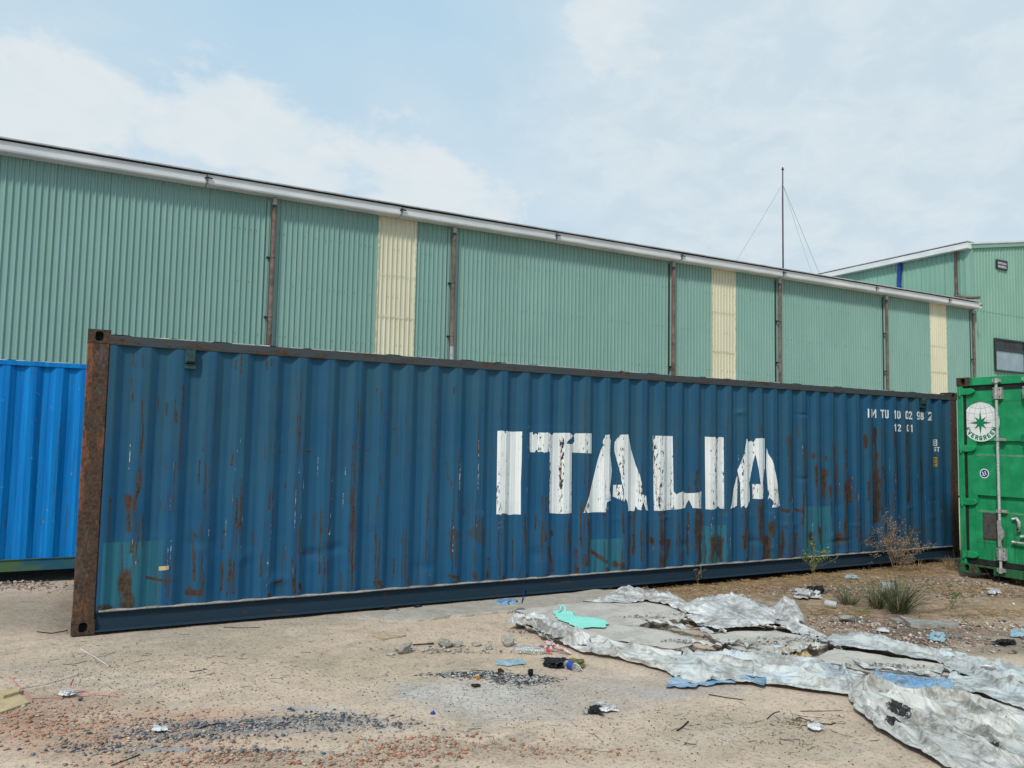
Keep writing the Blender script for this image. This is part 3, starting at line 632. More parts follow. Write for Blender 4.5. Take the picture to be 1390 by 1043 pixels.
LETTERS = [
 [[(111,80),(140,80),(143,92),(147,80),(217,82),(215,200),(211,300),(211,438),(160,440),(136,432),(125,440),(106,438)]],
 [[(248,86),(262,84),(268,96),(276,90),(282,97),(287,86),(328,86),(326,170),(312,173),(300,168),(285,170),(278,160),(270,172),(248,170)],
  [(330,87),(345,98),(352,88),(420,88),(436,100),(428,112),(412,124),(408,134),(432,136),(441,125),(438,100),(444,90),(515,90),(514,176),(430,172),(428,432),(412,434),(333,432),(335,172),(330,165)]],
 [[(573,97),(592,94),(597,120),(594,180),(602,250),(592,330),(597,380),(580,386),(576,428),(480,431),(520,290),(555,160),(568,140),(564,118)],
  [(613,128),(640,96),(672,95),(690,180),(722,270),(733,330),(729,350),(748,358),(757,422),(748,420),(737,385),(728,420),(714,418),(703,402),(696,424),(672,424),(667,380),(660,368),(655,382),(605,360),(607,312),(648,310),(640,270),(620,195),(612,165)]],
 [[(777,100),(862,102),(866,338),(878,352),(890,345),(905,338),(915,346),(950,346),(985,338),(984,413),(948,410),(932,375),(915,410),(890,415),(845,418),(782,422)]],
 [[(1000,104),(1045,106),(1052,116),(1060,106),(1081,108),(1083,413),(1066,412),(1058,402),(1045,415),(1003,415)]],
 [[(1138,270),(1141,300),(1138,400),(1127,408),(1110,413),(1122,340)],
  [(1180,112),(1188,128),(1200,122),(1208,130),(1218,112),(1256,112),(1257,240),(1250,300),(1254,368),(1205,370),(1203,308),(1240,308),(1222,200),(1216,180),(1195,280),(1190,300),(1192,380),(1175,412),(1168,400),(1155,410),(1152,330),(1148,290),(1140,248),(1165,190),(1172,165)],
  [(1265,152),(1290,205),(1308,280),(1315,340),(1322,400),(1312,408),(1288,408),(1297,392),(1290,376),(1278,365),(1270,378),(1278,350),(1270,330),(1263,230)]]]

def corner_casting_mb(x, y, z, sx, sy, sz):
    """ISO casting box 178x162x118 with its oval holes on the two outer faces; (x,y,z) outer corner, signs point inwards"""
    mb = MB(); X1, Y1, Z1 = x+sx*.178, y+sy*.162, z+sz*.118
    b = sorted([x, X1]); c = sorted([y, Y1]); d = sorted([z, Z1])
    # face with oval hole on the y side
    def plate(org, ua, va, w, h, nrm):
        hx, hy = w/2, h*.52; n = 16; ring = []
        for k in range(n):
            a = 2*math.pi*k/n; ca, sa = math.cos(a), math.sin(a)
            ex = .032*np.sign(ca)*abs(ca)**.6; ey = .042*np.sign(sa)*abs(sa)**.6
            ring.append((hx+ex, hy+ey))
        out = []
        for k in range(n):
            a = 2*math.pi*k/n; ca, sa = math.cos(a), math.sin(a); m = max(abs(ca), abs(sa)); out.append((hx+ca/m*hx, (h/2)+sa/m*h/2))
        P = lambda u, v, e: tuple(np.array(org)+np.array(ua)*u+np.array(va)*v-np.array(nrm)*e)
        vs = [P(u,v,0) for u,v in out]+[P(u,v,0) for u,v in ring]+[P(u,v,.03) for u,v in ring]
        fs = [(k,(k+1)%n,n+(k+1)%n,n+k) for k in range(n)]+[(n+k,n+(k+1)%n,2*n+(k+1)%n,2*n+k) for k in range(n)]
        mb.add(vs, fs)
    plate((b[0], y, d[0]), (1,0,0), (0,0,1), .178, .118, (0,-sy,0))
    plate((x, c[0], d[0]), (0,1,0), (0,0,1), .162, .118, (-sx,0,0))
    i = .001
    # remaining faces
    yb = Y1; xb = X1
    mb.add([(b[0],yb,d[0]),(b[1],yb,d[0]),(b[1],yb,d[1]),(b[0],yb,d[1])], [(0,1,2,3)])
    mb.add([(xb,c[0],d[0]),(xb,c[1],d[0]),(xb,c[1],d[1]),(xb,c[0],d[1])], [(0,1,2,3)])
    for zz in d: mb.add([(b[0],c[0],zz),(b[1],c[0],zz),(b[1],c[1],zz),(b[0],c[1],zz)], [(0,1,2,3)])
    return mb
def casting(root, x, y, z, sx, sy, sz, m, T=None):
    mb = corner_casting_mb(x, y, z, sx, sy, sz)
    hb = MB().box(*sorted([x+sx*.03, x+sx*.16]), *sorted([y+sy*.031, y+sy*.15]), *sorted([z+sz*.01, z+sz*.1]))
    if T is not None: mb.xform(T); hb.xform(T)
    o = mb.build('corner_casting', m, root)
    M = Matrix.Translation(root.location) @ root.rotation_euler.to_matrix().to_4x4(); hb.xform(M.inverted())
    link('casting_hole', hb.mesh('casting_hole', 'black_hole'), o)
    return o
def corr_sheet(x0, x1, z0, z1, yf, pitch=.2765, depth=.036, sgn=1, nz=2):
    k = KX; xs = []
    n = int((x1-x0)/pitch)+2
    for i in range(n):
        for a in KX[:-1]:
            q = x0+(i+a)*pitch
            if q < x1: xs.append(q)
    xs.append(x1); ys = [yf+sgn*np.interp(((q-x0)/pitch) % 1.0, KX, np.array([0,1,1,0,0]))*depth for q in xs]
    vs = []; fs = []
    for q, y in zip(xs, ys): vs += [(q,y,z0),(q,y,z1)]
    for i in range(len(xs)-1): fs.append((2*i,2*i+2,2*i+3,2*i+1))
    return MB().add(vs, fs)
def main_container():
    root = empty('shipping_container', (CL/2, CW/2, 0), 0, 'long weathered dark blue container with large white ITALIA lettering and rusty corner post', 'shipping container')
    front_panel(root)
    # rails: the top one a box section, the lower one a channel set back under the wall
    n = 60; mb = MB(); xs = np.linspace(.178, CL-.178, n)
    for s in range(n-1):
        pass
    tz = [2.549+.004*float(fbm(np.array(q*1.3), np.array(.5), 61)) for q in xs]
    vs = []; fs = []
    for q, z in zip(xs, tz): vs += [(q,.07,z),(q,.004,z),(q,0,z-.004),(q,0,2.470),(q,.004,2.466),(q,.07,2.466)]
    for i in range(n-1):
        for k in range(6): fs.append((i*6+k,i*6+(k+1)%6,(i+1)*6+(k+1)%6,(i+1)*6+k))
    MB().add(vs, fs).build('top_rail', 'rail_top', root)
    mb = MB()
    for _ in range(60):
        q = random.uniform(.25, CL-.3); l = random.uniform(.02, .22); mb.box(q, q+l, .012+random.random()*.01, .06, 2.546, 2.553+random.random()*.006)
    mb.build('roof_sealant', 'sealant', root)['kind'] = 'stuff'
    vs = []; fs = []
    for q in xs:
        z = .186+.006*float(fbm(np.array(q*2.1), np.array(3.), 62)); w = .004*float(fbm(np.array(q*3), np.array(9.), 63)); lo = .014 if not 6.2 < q < 7.2 else .014+.02*math.sin((q-6.2)*math.pi)*float(abs(fbm(np.array(q*6), np.array(1.), 65)))
        vs += [(q,.09,z),(q,-.004+w,z),(q,-.006+w,z-.004),(q,-.004+w,z-.012),(q,.028,z-.02),(q,.030,lo+.016),(q,.002,lo+.012),(q,0,lo),(q,.09,lo)]
    k9 = 9
    for i in range(n-1):
        for k in range(k9): fs.append((i*k9+k,i*k9+(k+1)%k9,(i+1)*k9+(k+1)%k9,(i+1)*k9+k))
    MB().add(vs, fs).build('bottom_rail', 'rail_bottom', root)
    vs = []; fs = []
    xs2 = np.linspace(.2, CL-.19, 240)
    for q in xs2:
        z = .187+.006*float(fbm(np.array(q*2.1), np.array(3.), 62)); w = .004*float(fbm(np.array(q*3), np.array(9.), 63)); y2 = float(cor_y(q))+.01; h = .004+.010*max(0, float(fbm(np.array(q*4), np.array(2.), 64))+.2)
        vs += [(q,-.0055+w,z-.0075),(q,-.0065+w,z-.001),(q,-.004+w,z+.0045),(q,y2,z+h)]
    for i in range(len(xs2)-1):
        for k in range(3): fs.append((i*4+k,i*4+k+1,i*4+4+k+1,i*4+4+k))
    MB().add(vs, fs).build('dusty_lip', 'dust_lip', root, True)
    for x, s in ((0,1),(CL,-1)):
        for y, t in ((0,1),(CW,-1)):
            a = sorted([x+s*.004, x+s*.174]); b = sorted([y+t*.004, y+t*.155])
            mb = MB().bbox(a[0], a[1], b[0], b[1], .119, CH-.119, .008)
            if x == 0 and y == 0: mb.bbox(.1745, .186, .012, .06, .19, 2.47, .003)
            mb.build('corner_post', 'rust_post', root)
            casting(root, x, y, 0, s, t, 1, 'casting'); casting(root, x, y, CH, s, t, -1, 'casting')
    corr_sheet(.178, CL-.178, .16, 2.5, CW-.005, sgn=-1).build('back_panel', 'rail_bottom', root)
    mb = MB(); # roof, corrugated across
    vs = []; fs = []; q = .1; up = True
    ys = np.arange(.1, CL-.1, .105)
    for i, q in enumerate(ys): z = 2.545+(.018 if (i//1) % 4 in (1,2) else 0); vs += [(q,.06,z),(q,CW-.06,z)]
    for i in range(len(ys)-1): fs.append((2*i,2*i+2,2*i+3,2*i+1))
    MB().add(vs, fs).build('roof', 'rail_top', root)
    e = corr_sheet(.16, CW-.16, .15, 2.5, 0.0, sgn=1); e.xform(Matrix(((0,1,0,.03),(1,0,0,0),(0,0,1,0),(0,0,0,1)))); e.build('end_wall', 'rail_bottom', root)
    e = corr_sheet(.16, CW-.16, .15, 2.5, 0.0, sgn=-1); e.xform(Matrix(((0,1,0,CL-.03),(1,0,0,0),(0,0,1,0),(0,0,0,1)))); e.build('end_wall', 'rail_bottom', root)
    for x in (0, CL-.1): MB().box(x+.01, x+.09, .165, CW-.165, .02, .15).build('end_sill', 'rail_bottom', root); MB().box(x+.01, x+.09, .165, CW-.165, 2.47, 2.58).build('end_header', 'rust_post', root)
    MB().box(.1, CL-.1, .1, CW-.1, .12, .16).build('floor', 'rail_bottom', root)
    # vents
    for px0, py0, px1, py1 in ((252,473,265,501),(1250.5,540,1256,554)):
        a, b = aty(px0, py0, 0), aty(px1, py1, 0); yb = float(cor_y((a[0]+b[0])/2))
        z1, z0 = a[2], b[2]
        mb = MB().bbox(a[0], b[0], -.026, yb+.02, z0+.05, z1-.012, .008); v = mb.build('vent', 'vent_green', root)
        for m2 in (MB().box(a[0]-.004, b[0]+.004, -.008, yb+.01, z0, z0+.04), MB().box(a[0]+.006, b[0]-.006, -.016, yb, z1-.012, z1+.006)):
            m2.xform(Matrix.Translation(-root.location)); link('vent_flange', m2.mesh('vent_flange', 'vent_green'), v)
        m2 = MB().box(a[0]+.012, b[0]-.012, -.0275, -.02, z0+.052, z0+.064); m2.xform(Matrix.Translation(-root.location)); link('vent_slot', m2.mesh('vent_slot', 'black_hole'), v)
    PL = (640, 560, 440/1390)
    for L in LETTERS:
        polys = [[sxz(*zpt(PL, u)) for u in po] for po in L]
        r = np.random.default_rng(len(polys[0])); rough = []
        for po in polys:
            q = []
            for a, b in zip(po, po[1:]+po[:1]):
                q.append(a); d = np.hypot(b[0]-a[0], b[1]-a[1])
                if d < .25: m = ((a[0]+b[0])/2+r.normal(0,.004), (a[1]+b[1])/2+r.normal(0,.004)); q.append(m)
            rough.append(q)
        conform(rough, 'xor').build('letter', 'letter_white', root)
    # identification number
    zt, zb = aty(1180,556,0)[2], aty(1180,567.5,0)[2]; h = .112; zb = 2.142
    def xz(u): return sxz(1040+u*.1942, 562)[0]
    for ch, u, w in (('I',716,0),('M',735,770),('T',803,822),('U',831,853),('1',902,0),('0',915,937),('0',973,992),('2',997,1018),('9',1052,1072),('8',1078,1098),('2',1130,1153)):
        if ch in 'I1': ww = .10; x = xz(u)-.25*ww-(.005 if ch == '1' else 0)
        else: x = xz(u); ww = (xz(w)-x)/(.80 if ch == 'M' else .60 if ch == 'T' else .56)
        conform(stroke_polys(ch, x, zb, h, ww, .024), 'or', .004, .003).build('character', 'letter_white', root)
    zb2 = aty(1225, 585.5, 0)[2]
    for ch, u, w in (('1',902,0),('2',918,940),('G',978,998),('1',1015,0)):
        if ch == '1': ww = .10; x = xz(u)-.03
        else: x = xz(u); ww = (xz(w)-x)/.56
        conform(stroke_polys(ch, x, zb2, .098, ww, .021), 'or', .004, .003).build('character', 'letter_white', root)
    xa, xb = xz(1126), xz(1156)
    fr = [[(xa,zb-.012),(xb,zb-.012),(xb,zb-.006),(xa,zb-.006)],[(xa,zb+h+.004),(xb,zb+h+.004),(xb,zb+h+.010),(xa,zb+h+.010)],[(xb-.006,zb-.006),(xb,zb-.006),(xb,zb+h+.004),(xb-.006,zb+h+.004)]]
    conform(fr, 'or', .004, .004).build('check_digit_frame', 'letter_white', root)
    a, b = sxz(1040+1165*.1942, 510+447*.1942), sxz(1040+1194*.1942, 510+492*.1942); sw = .012
    x0, x1, z1, z0 = a[0], b[0], a[1], b[1]
    po = [[(x0,z0),(x1,z0),(x1,z0+sw),(x0,z0+sw)],[(x0,z1-sw),(x1,z1-sw),(x1,z1),(x0,z1)],[(x0,z0),(x0+sw,z0),(x0+sw,z1),(x0,z1)],[(x1-sw,z0),(x1,z0),(x1,z1),(x1-sw,z1)]]
    conform(po+stroke_polys('C', x0+.03, z0+.03, z1-z0-.06, (x1-x0-.05)*1.7, .014), 'or', .004, .003).build('customs_mark', 'letter_white', root)
    conform(stroke_polys('S', x0+.02, z0-.085, .065, .07, .012)+stroke_polys('T', x0+.07, z0-.085, .065, .06, .012), 'or', .004, .003).build('customs_mark', 'letter_white', root)
    a, b = sxz(1040+1168*.1942, 510+570*.1942), sxz(1040+1195*.1942, 510+637*.1942)
    x0, x1, z1, z0 = a[0], b[0], a[1], b[1]
    o = conform([[(x0,z0),(x1,z0),(x1,z1),(x0,z1)]], 'or', .02, .003).build('warning_plate', 'plate_yellow', root)
    ln = [[(x0+.01,z1-k),(x1-.01-.02*(i%2),z1-k),(x1-.01-.02*(i%2),z1-k-.012),(x0+.01,z1-k-.012)] for i, k in enumerate(np.arange(.025, z1-z0-.02, .032))]
    m2 = conform(ln, 'or', .02, .0045); m2.xform(Matrix.Translation(-root.location)); link('print_line', m2.mesh('print_line', 'bracket_dark'), o)['kind'] = 'stuff'
    # paper scrap stuck on the wall
    a, b = aty(216, 770, 0), aty(229, 775, 0)
    conform([[(a[0],b[2]),(b[0],b[2]+.01),(b[0],a[2]+.008),(a[0],a[2])]], 'or', .02, .003).build('paper_sticker', 'cardboard', root)
main_container()

# ------------------------------------------------------------------ bright blue container behind
def blue_container():
    x1, x0, y, h = 1.2, -4.858, 3.5, 2.591
    root = empty('shipping_container', ((x0+x1)/2, y+1.2, 0), 0, 'bright blue container partly hidden behind the rusty corner post at left', 'shipping container')
    zt = .165
    mb = corr_sheet(x0+.16, x1-.16, zt, h-.06, y+.008, .2765, .036)
    mb.build('side_panel', 'bright_blue', root)
    MB().bbox(x0+.178, x1-.178, y, y+.06, h-.10, h-.042, .004).build('top_rail', 'bright_blue', root)
    m = MB()
    for _ in range(16):
        q = random.uniform(-2.5, .3); m.box(q, q+random.uniform(.05,.2), y+.01, y+.05, h-.044, h-.034)
    m.build('roof_sealant', 'sealant', root)['kind'] = 'stuff'
    MB().bbox(x0+.178, x1-.178, y+.012, y+.06, .03, zt, .004).bbox(x0+.178, x1-.178, y-.002, y+.06, .165, .176, .003).build('bottom_rail', 'blue_green_rail', root)
    for x, s in ((x0,1),(x1,-1)):
        for yy, t in ((y,1),(y+2.438,-1)):
            a = sorted([x+s*.004, x+s*.16]); b = sorted([yy+t*.004, yy+t*.15])
            MB().bbox(*a, *b, .119, h-.119, .008).build('corner_post', 'bright_blue', root)
            casting(root, x, yy, 0, s, t, 1, 'bright_blue'); casting(root, x, yy, h, s, t, -1, 'bright_blue')
    corr_sheet(x0+.16, x1-.16, .15, h-.06, y+2.43, sgn=-1).build('back_panel', 'bright_blue', root)
    MB().box(x0+.1, x1-.1, y+.06, y+2.38, h-.07, h-.045).build('roof', 'bright_blue', root)
    for x in (x0+.02, x1-.06): MB().box(x, x+.04, y+.15, y+2.29, .05, h-.05).build('end_wall', 'bright_blue', root)
    MB().box(x0+.1, x1-.1, y+.1, y+2.3, .12, .16).build('floor', 'bright_blue', root)
blue_container()

# ------------------------------------------------------------------ green container, its doors turned to the yard
def green_container():
    GX, GY, TH, Z0 = 10.4519, -1.0828, -1.57, .062
    root = empty('shipping_container', (GX, GY, Z0), TH, 'green container with white locking bar and round white EVERGREEN emblem on its doors', 'shipping container')
    Wd, Hh, Ln = 2.438, 2.605, 6.058
    # local frame: x along the doors, y into the container, z up
    c, s = math.cos(TH), math.sin(TH)
    def uv(px, py, dep=0.0):
        ax = np.array([c,s,0]); n = np.array([-s,c,0]); b = np.array([GX,GY,Z0])+n*dep
        d = ray(px, py); t = ((b-CAM)@n)/(d@n); P = CAM+d*t-b; return P@ax, P[2]
    def B(mb, name, m, parent=root, smooth=False): return link(name, mb.mesh(name, m, smooth), parent)
    I = Matrix.Identity(4)
    for x, sx in ((0,1),(Wd,-1)):
        B(MB().bbox(x+min(0,sx*.075)+sx*.004, x+max(0,sx*.075)+sx*.004, .004, .15, .119, Hh-.119, .006), 'corner_post', 'door_green')
        for z, sz in ((0,1),(Hh,-1)):
            for y, sy in ((0,1),(Ln,-1)):
                mb = corner_casting_mb(x, y, z, sx, sy, sz); o = B(mb, 'corner_casting', 'green_rusty' if sz > 0 else 'casting')
                h = MB().box(*sorted([x+sx*.03, x+sx*.16]), *sorted([y+sy*.031, y+sy*.15]), *sorted([z+sz*.01, z+sz*.1])); B(h, 'casting_hole', 'black_hole', o)
    B(MB().bbox(.179, Wd-.179, .006, .1, Hh-.115, Hh-.006, .006), 'header', 'door_green')
    B(MB().box(.179, .21, .0055, .05, Hh-.1, Hh-.01), 'header_rust', 'green_rusty')
    # sill with fork pocket
    m = MB().bbox(.179, .235, .004, .12, .012, .12, .004).bbox(.44, Wd-.44, .004, .12, .012, .12, .004).bbox(Wd-.235, Wd-.179, .004, .12, .012, .12, .004).box(.235, .44, .006, .12, .095, .12).box(Wd-.44, Wd-.235, .006, .12, .095, .12)
    B(m, 'sill', 'green_rusty'); B(MB().box(.235, .44, .09, .11, .012, .095).box(Wd-.44, Wd-.235, .09, .11, .012, .095), 'sill_pocket', 'black_hole')
    zb, zt = .195, Hh-.175
    # recessed bands in the doors, from the photograph
    r1 = (uv(1330,614)[1], uv(1330,600)[1]); r2 = (uv(1330,690)[1], uv(1330,674)[1])
    r1 = (r1[0]-.01, r1[1]+.01); r2 = (r2[0]-.01, r2[1]+.01)
    for d0, d1 in ((.105, 1.212), (1.226, Wd-.105)):
        prof = [(zb,0),(r2[0]-.03,0),(r2[0],.055),(r2[1],.055),(r2[1]+.006,0),(r1[0]-.03,0),(r1[0],.055),(r1[1],.055),(r1[1]+.006,0),(zt,0)]
        xa, xb = d0+.13, d1-.10
        door = MB(); f0 = .030
        vs = []; fs = []
        for z, d in prof: vs += [(d0,f0,z),(xa,f0,z),(xa+.004,f0+d,z),(xb-.004,f0+d,z),(xb,f0,z),(d1,f0,z)]
        for i in range(len(prof)-1):
            for k in range(5): fs.append((i*6+k,i*6+k+1,i*6+7+k,i*6+6+k))
        door.add(vs, fs); door.box(d0, d1, f0+.04, f0+.06, zb, zt)
        dr = B(door, 'door', 'door_green')
        for rr in (r1, r2): B(MB().box(xa, xb, f0-.001, f0+.0005, rr[0]-.038, rr[0]-.022), 'pale_edge', 'pale_green', dr)  # paler strip along the lower edge of each recessed band
        for z in (zt-.165, zb+.22): B(MB().box(xa-.03, xb, f0-.0015, f0, z, z+.005), 'weld_seam', 'green_rusty', dr)
    mb = MB().box(.083, .115, .020, .034, zb-.01, zt+.02).box(Wd-.115, Wd-.083, .020, .034, zb-.01, zt+.02).box(.115, Wd-.115, .022, .036, zt-.004, zt+.052).box(.115, Wd-.115, .022, .036, .128, zb+.004).box(1.205, 1.233, .022, .034, zb, zt)
    B(mb, 'door_gasket', 'gasket')
    for py in (532, 609, 681, 752):
        z = uv(1310, py)[1]
        for x, sx in ((0,1),(Wd,-1)):
            h = MB()
            pts = [(.02,.045),(.11,.05),(.19,.045),(.235,.025),(.245,0),(.235,-.025),(.19,-.045),(.11,-.05),(.02,-.045)]
            n = len(pts); vs = [(x+sx*a, -.012, z+b*.8) for a,b in pts]+[(x+sx*a, .029, z+b) for a,b in pts]
            h.add(vs, [(i,(i+1)%n,n+(i+1)%n,n+i) for i in range(n)]+[tuple(range(n))]); h.tube([(x+sx*.05,-.012,z-.06),(x+sx*.05,-.012,z+.06)], .014, 8)
            B(h, 'hinge', 'door_green')
    # locking bars
    def lockbar(x, handle=True, side=1):
        y = -.028; z0, z1 = .075, Hh-.05
        lb = B(MB().tube([(x,y,z0),(x,y,z1)], .017, 10), 'locking_bar', 'galvanised', smooth=True)
        for z in (z1-.02, z0+.02):
            B(MB().bbox(x-.045, x+.05, -.04, .004, z-.022, z+.022, .006).tube([(x,y-.006,z-.035),(x,y-.006,z+.035)], .026, 8), 'bar_keeper', 'galvanised', lb)
        for z in (uv(1355,534)[1], uv(1356,752)[1]):
            m = MB().bbox(x-.05, x+.062, -.034, .029, z-.075, z+.075, .006).tube([(x,y-.008,z-.075),(x,y-.008,z+.075)], .027, 8)
            B(m, 'bar_bracket', 'galvanised', lb)
            b = MB()
            for dx in (-.036,.046):
                for dz in (-.05,.05): b.tube([(x+dx,-.04,z+dz),(x+dx,-.03,z+dz)], .008, 6)
            B(b, 'bolt', 'dark_metal', lb)
        for z in (uv(1357,597)[1], uv(1357,694)[1]):
            B(MB().bbox(x-.045, x+.085, -.02, .028, z-.018, z+.018, .004).tube([(x-.0,y-.004,z-.02),(x,y-.004,z+.02)], .024, 8), 'bar_guide', 'galvanised', lb)
        z = uv(1362,722)[1]
        m = MB(); pts = [(-.02,.14),(.02,.145),(.03,.06),(.06,.0),(.062,-.05),(.02,-.13),(.018,-.2),(-.015,-.2)]
        n = len(pts); vs = [(x+a, -.05, z+b) for a,b in pts]+[(x+a, -.038, z+b) for a,b in pts]; m.add(vs, [(i,(i+1)%n,n+(i+1)%n,n+i) for i in range(n)]+[tuple(range(n)), tuple(range(n,2*n))])
        B(m, 'handle_hub', 'galvanised', lb)
        return lb
    xb = uv(1355, 640, -.03)[0]
    for x in (xb, .92, 1.50, 1.95): lockbar(x)
    # handle catches and handle on the first door
    a = uv(1374,705); b = uv(1382,722)
    m = MB(); q = [(a[0],a[1]),(a[0]+.05,a[1]+.012),(b[0]+.012,a[1]-.03),(b[0]+.01,b[1])]
    m.tube([(u,.005,v) for u,v in q], [.018,.02,.024,.022], 8); B(m, 'handle_catch', 'galvanised', smooth=True)
    B(MB().tube([(b[0]+.008,-.02,b[1]+.03),(b[0]+.008,-.03,b[1]+.03)], .012, 8), 'catch_hole', 'black_hole')
    a = uv(1375,736); B(MB().tube([(a[0],-.01,a[1]),(a[0]+.06,-.016,a[1]+.001),(a[0]+.36,-.026,a[1]-.01)], [.02,.015,.013], 8), 'door_handle', 'galvanised', smooth=True)
    a = uv(1386,729); B(MB().tube([(a[0],0.0,a[1]),(a[0]+.05,0.0,a[1]+.01)], .02, 8), 'handle_pivot', 'galvanised', smooth=True)
    # emblem
    yE = .0275; cx, cz = uv(1331, 573, yE); R = .246
    def disc(cx, cz, r, y, th=.002, n=48):
        vs = [(cx+r*math.cos(2*math.pi*k/n), y, cz+r*1.06*math.sin(2*math.pi*k/n)) for k in range(n)]; vs += [(a, y+th, b) for a,_,b in vs]
        return MB().add(vs, [tuple(range(n))]+[(k,(k+1)%n,n+(k+1)%n,n+k) for k in range(n)])
    em = B(disc(cx, cz, R, yE), 'emblem', 'decal_white')
    def ribbon(mb, pts, w, y):
        for p, q in zip(pts[:-1], pts[1:]):
            p, q = np.array(p), np.array(q); v = q-p; v = v/(np.linalg.norm(v)+1e-9); n = np.array([-v[1],v[0]])*w/2
            mb.add([(a[0],y,a[1]) for a in (p-n,q-n,q+n,p+n)], [(0,1,2,3)])
    m = MB(); yl = yE-.0008
    for kx in (.0,.33,.68): 
        for sg in ((1,-1) if kx else (1,)):
            ribbon(m, [(cx+sg*kx*R*math.cos(t)*1.0, cz+.04+R*.93*math.sin(t)) for t in np.linspace(-.7, math.pi/2, 16)], .004, yl); yl -= .00003
    for zz in (-.30,.12,.50,.78):
        hw = R*math.sqrt(max(0, 1-zz*zz))*.98; ribbon(m, [(cx+hw*u, cz+R*1.06*zz-.035*(1-u*u)*(1 if zz > 0 else .3)+.01) for u in np.linspace(-1, 1, 14)], .004, yl); yl -= .00003
    B(m, 'globe_line', 'decal_line', em)
    st = []
    for k in range(16):
        a = math.pi/2+k*math.pi/8; r = (.158 if k % 4 == 0 else .108) if k % 2 == 0 else .045; st.append((cx-.002+r*math.cos(a), yE-.0016, cz-.012+r*1.06*math.sin(a)))
    m = MB(); m.add(st+[(cx-.002,yE-.0016,cz-.012)], [(k,(k+1)%16,16) for k in range(16)]); B(m, 'star', 'decal_green', em)
    txt = 'EVERGREEN'
    for i, ch in enumerate(txt):
        a = math.radians(207+i*(333-207)/8); rr = R*.82; px_, pz = cx+rr*math.cos(a), cz+rr*1.06*math.sin(a); rot = a+math.pi/2
        m = MB(); yy = yE-.0012
        for q in stroke_polys(ch, -.019, -.025, .052, .068, .0150):
            w = [(px_+u*math.cos(rot)-v*math.sin(rot), yy, pz+u*math.sin(rot)+v*math.cos(rot)) for u, v in q]; m.add(w, [(0,1,2,3)]); yy -= .00005
        B(m, 'emblem_letter', 'decal_green', em)
    # small round sticker
    cx, cz = uv(1334.5, 643); o = B(disc(cx, cz, .060, .0278, .001, 24), 'sticker', 'decal_white')
    B(disc(cx, cz, .048, .0266, .0008, 24), 'sticker_centre', 'decal_blue', o)
    m = MB(); ribbon(m, [(cx-.03,cz+.022),(cx-.008,cz-.004),(cx-.02,cz-.02),(cx+.01,cz-.03)], .012, .0256); ribbon(m, [(cx+.004,cz+.03),(cx+.02,cz+.01),(cx+.008,cz-.004),(cx+.03,cz-.012)], .011, .0254)
    B(m, 'sticker_mark', 'decal_white', o)
    # steel repair plate
    x0, z1 = uv(1332.5, 696); x1, z0 = uv(1353, 733)
    o = B(MB().bbox(x0, x1, .024, .029, z0, z1, .002), 'repair_plate', 'plate_grey'); m = MB()
    for k in range(7):
        z = z0+.015+(z1-z0-.03)*k/6
        for x in (x0+.012, x1-.012): m.tube([(x,.0215,z),(x,.025,z)], .006, 6)
    B(m, 'rivet', 'dark_metal', o)
    B(MB().box(x0, x1, .0235, .0295, z0-.012, z0-.001), 'plate_rust', 'rust_plain', o)
    for x, l in ((x0+.012,.12),(x1-.02,.16)): B(MB().box(x, x+.012, .0285, .0298, z0-.012-l, z0-.013), 'rust_run', 'rust_run', o)
    a = uv(1384, 646); B(MB().box(uv(1384,590)[0], uv(1384,590)[0]+.3, .0287, .0298, uv(1384,600)[1], uv(1384,590)[1]), 'paint_touch_up', 'decal_green')
    # sides, roof, far end
    for x in (.02, Wd-.02):
        sg = 1 if x < 1 else -1
        e = corr_sheet(.15, Ln-.15, .15, Hh-.06, 0, sgn=sg); e.xform(Matrix(((0,1,0,x-sg*.012),(1,0,0,0),(0,0,1,0),(0,0,0,1)))); B(e, 'side_panel', 'door_green')
        B(MB().box(x-.02, x+.02, .17, Ln-.17, .02, .16), 'bottom_rail', 'green_rusty'); B(MB().box(x-.02, x+.02, .18, Ln-.18, Hh-.1, Hh-.04), 'top_rail', 'green_rusty')
    B(MB().box(.04, Wd-.04, .1, Ln-.02, Hh-.06, Hh-.035), 'roof', 'door_green'); B(MB().box(.04, Wd-.04, Ln-.05, Ln-.02, .1, Hh-.06), 'end_wall', 'door_green'); B(MB().box(.05, Wd-.05, .1, Ln-.05, .12, .16), 'floor', 'gasket')
green_container()

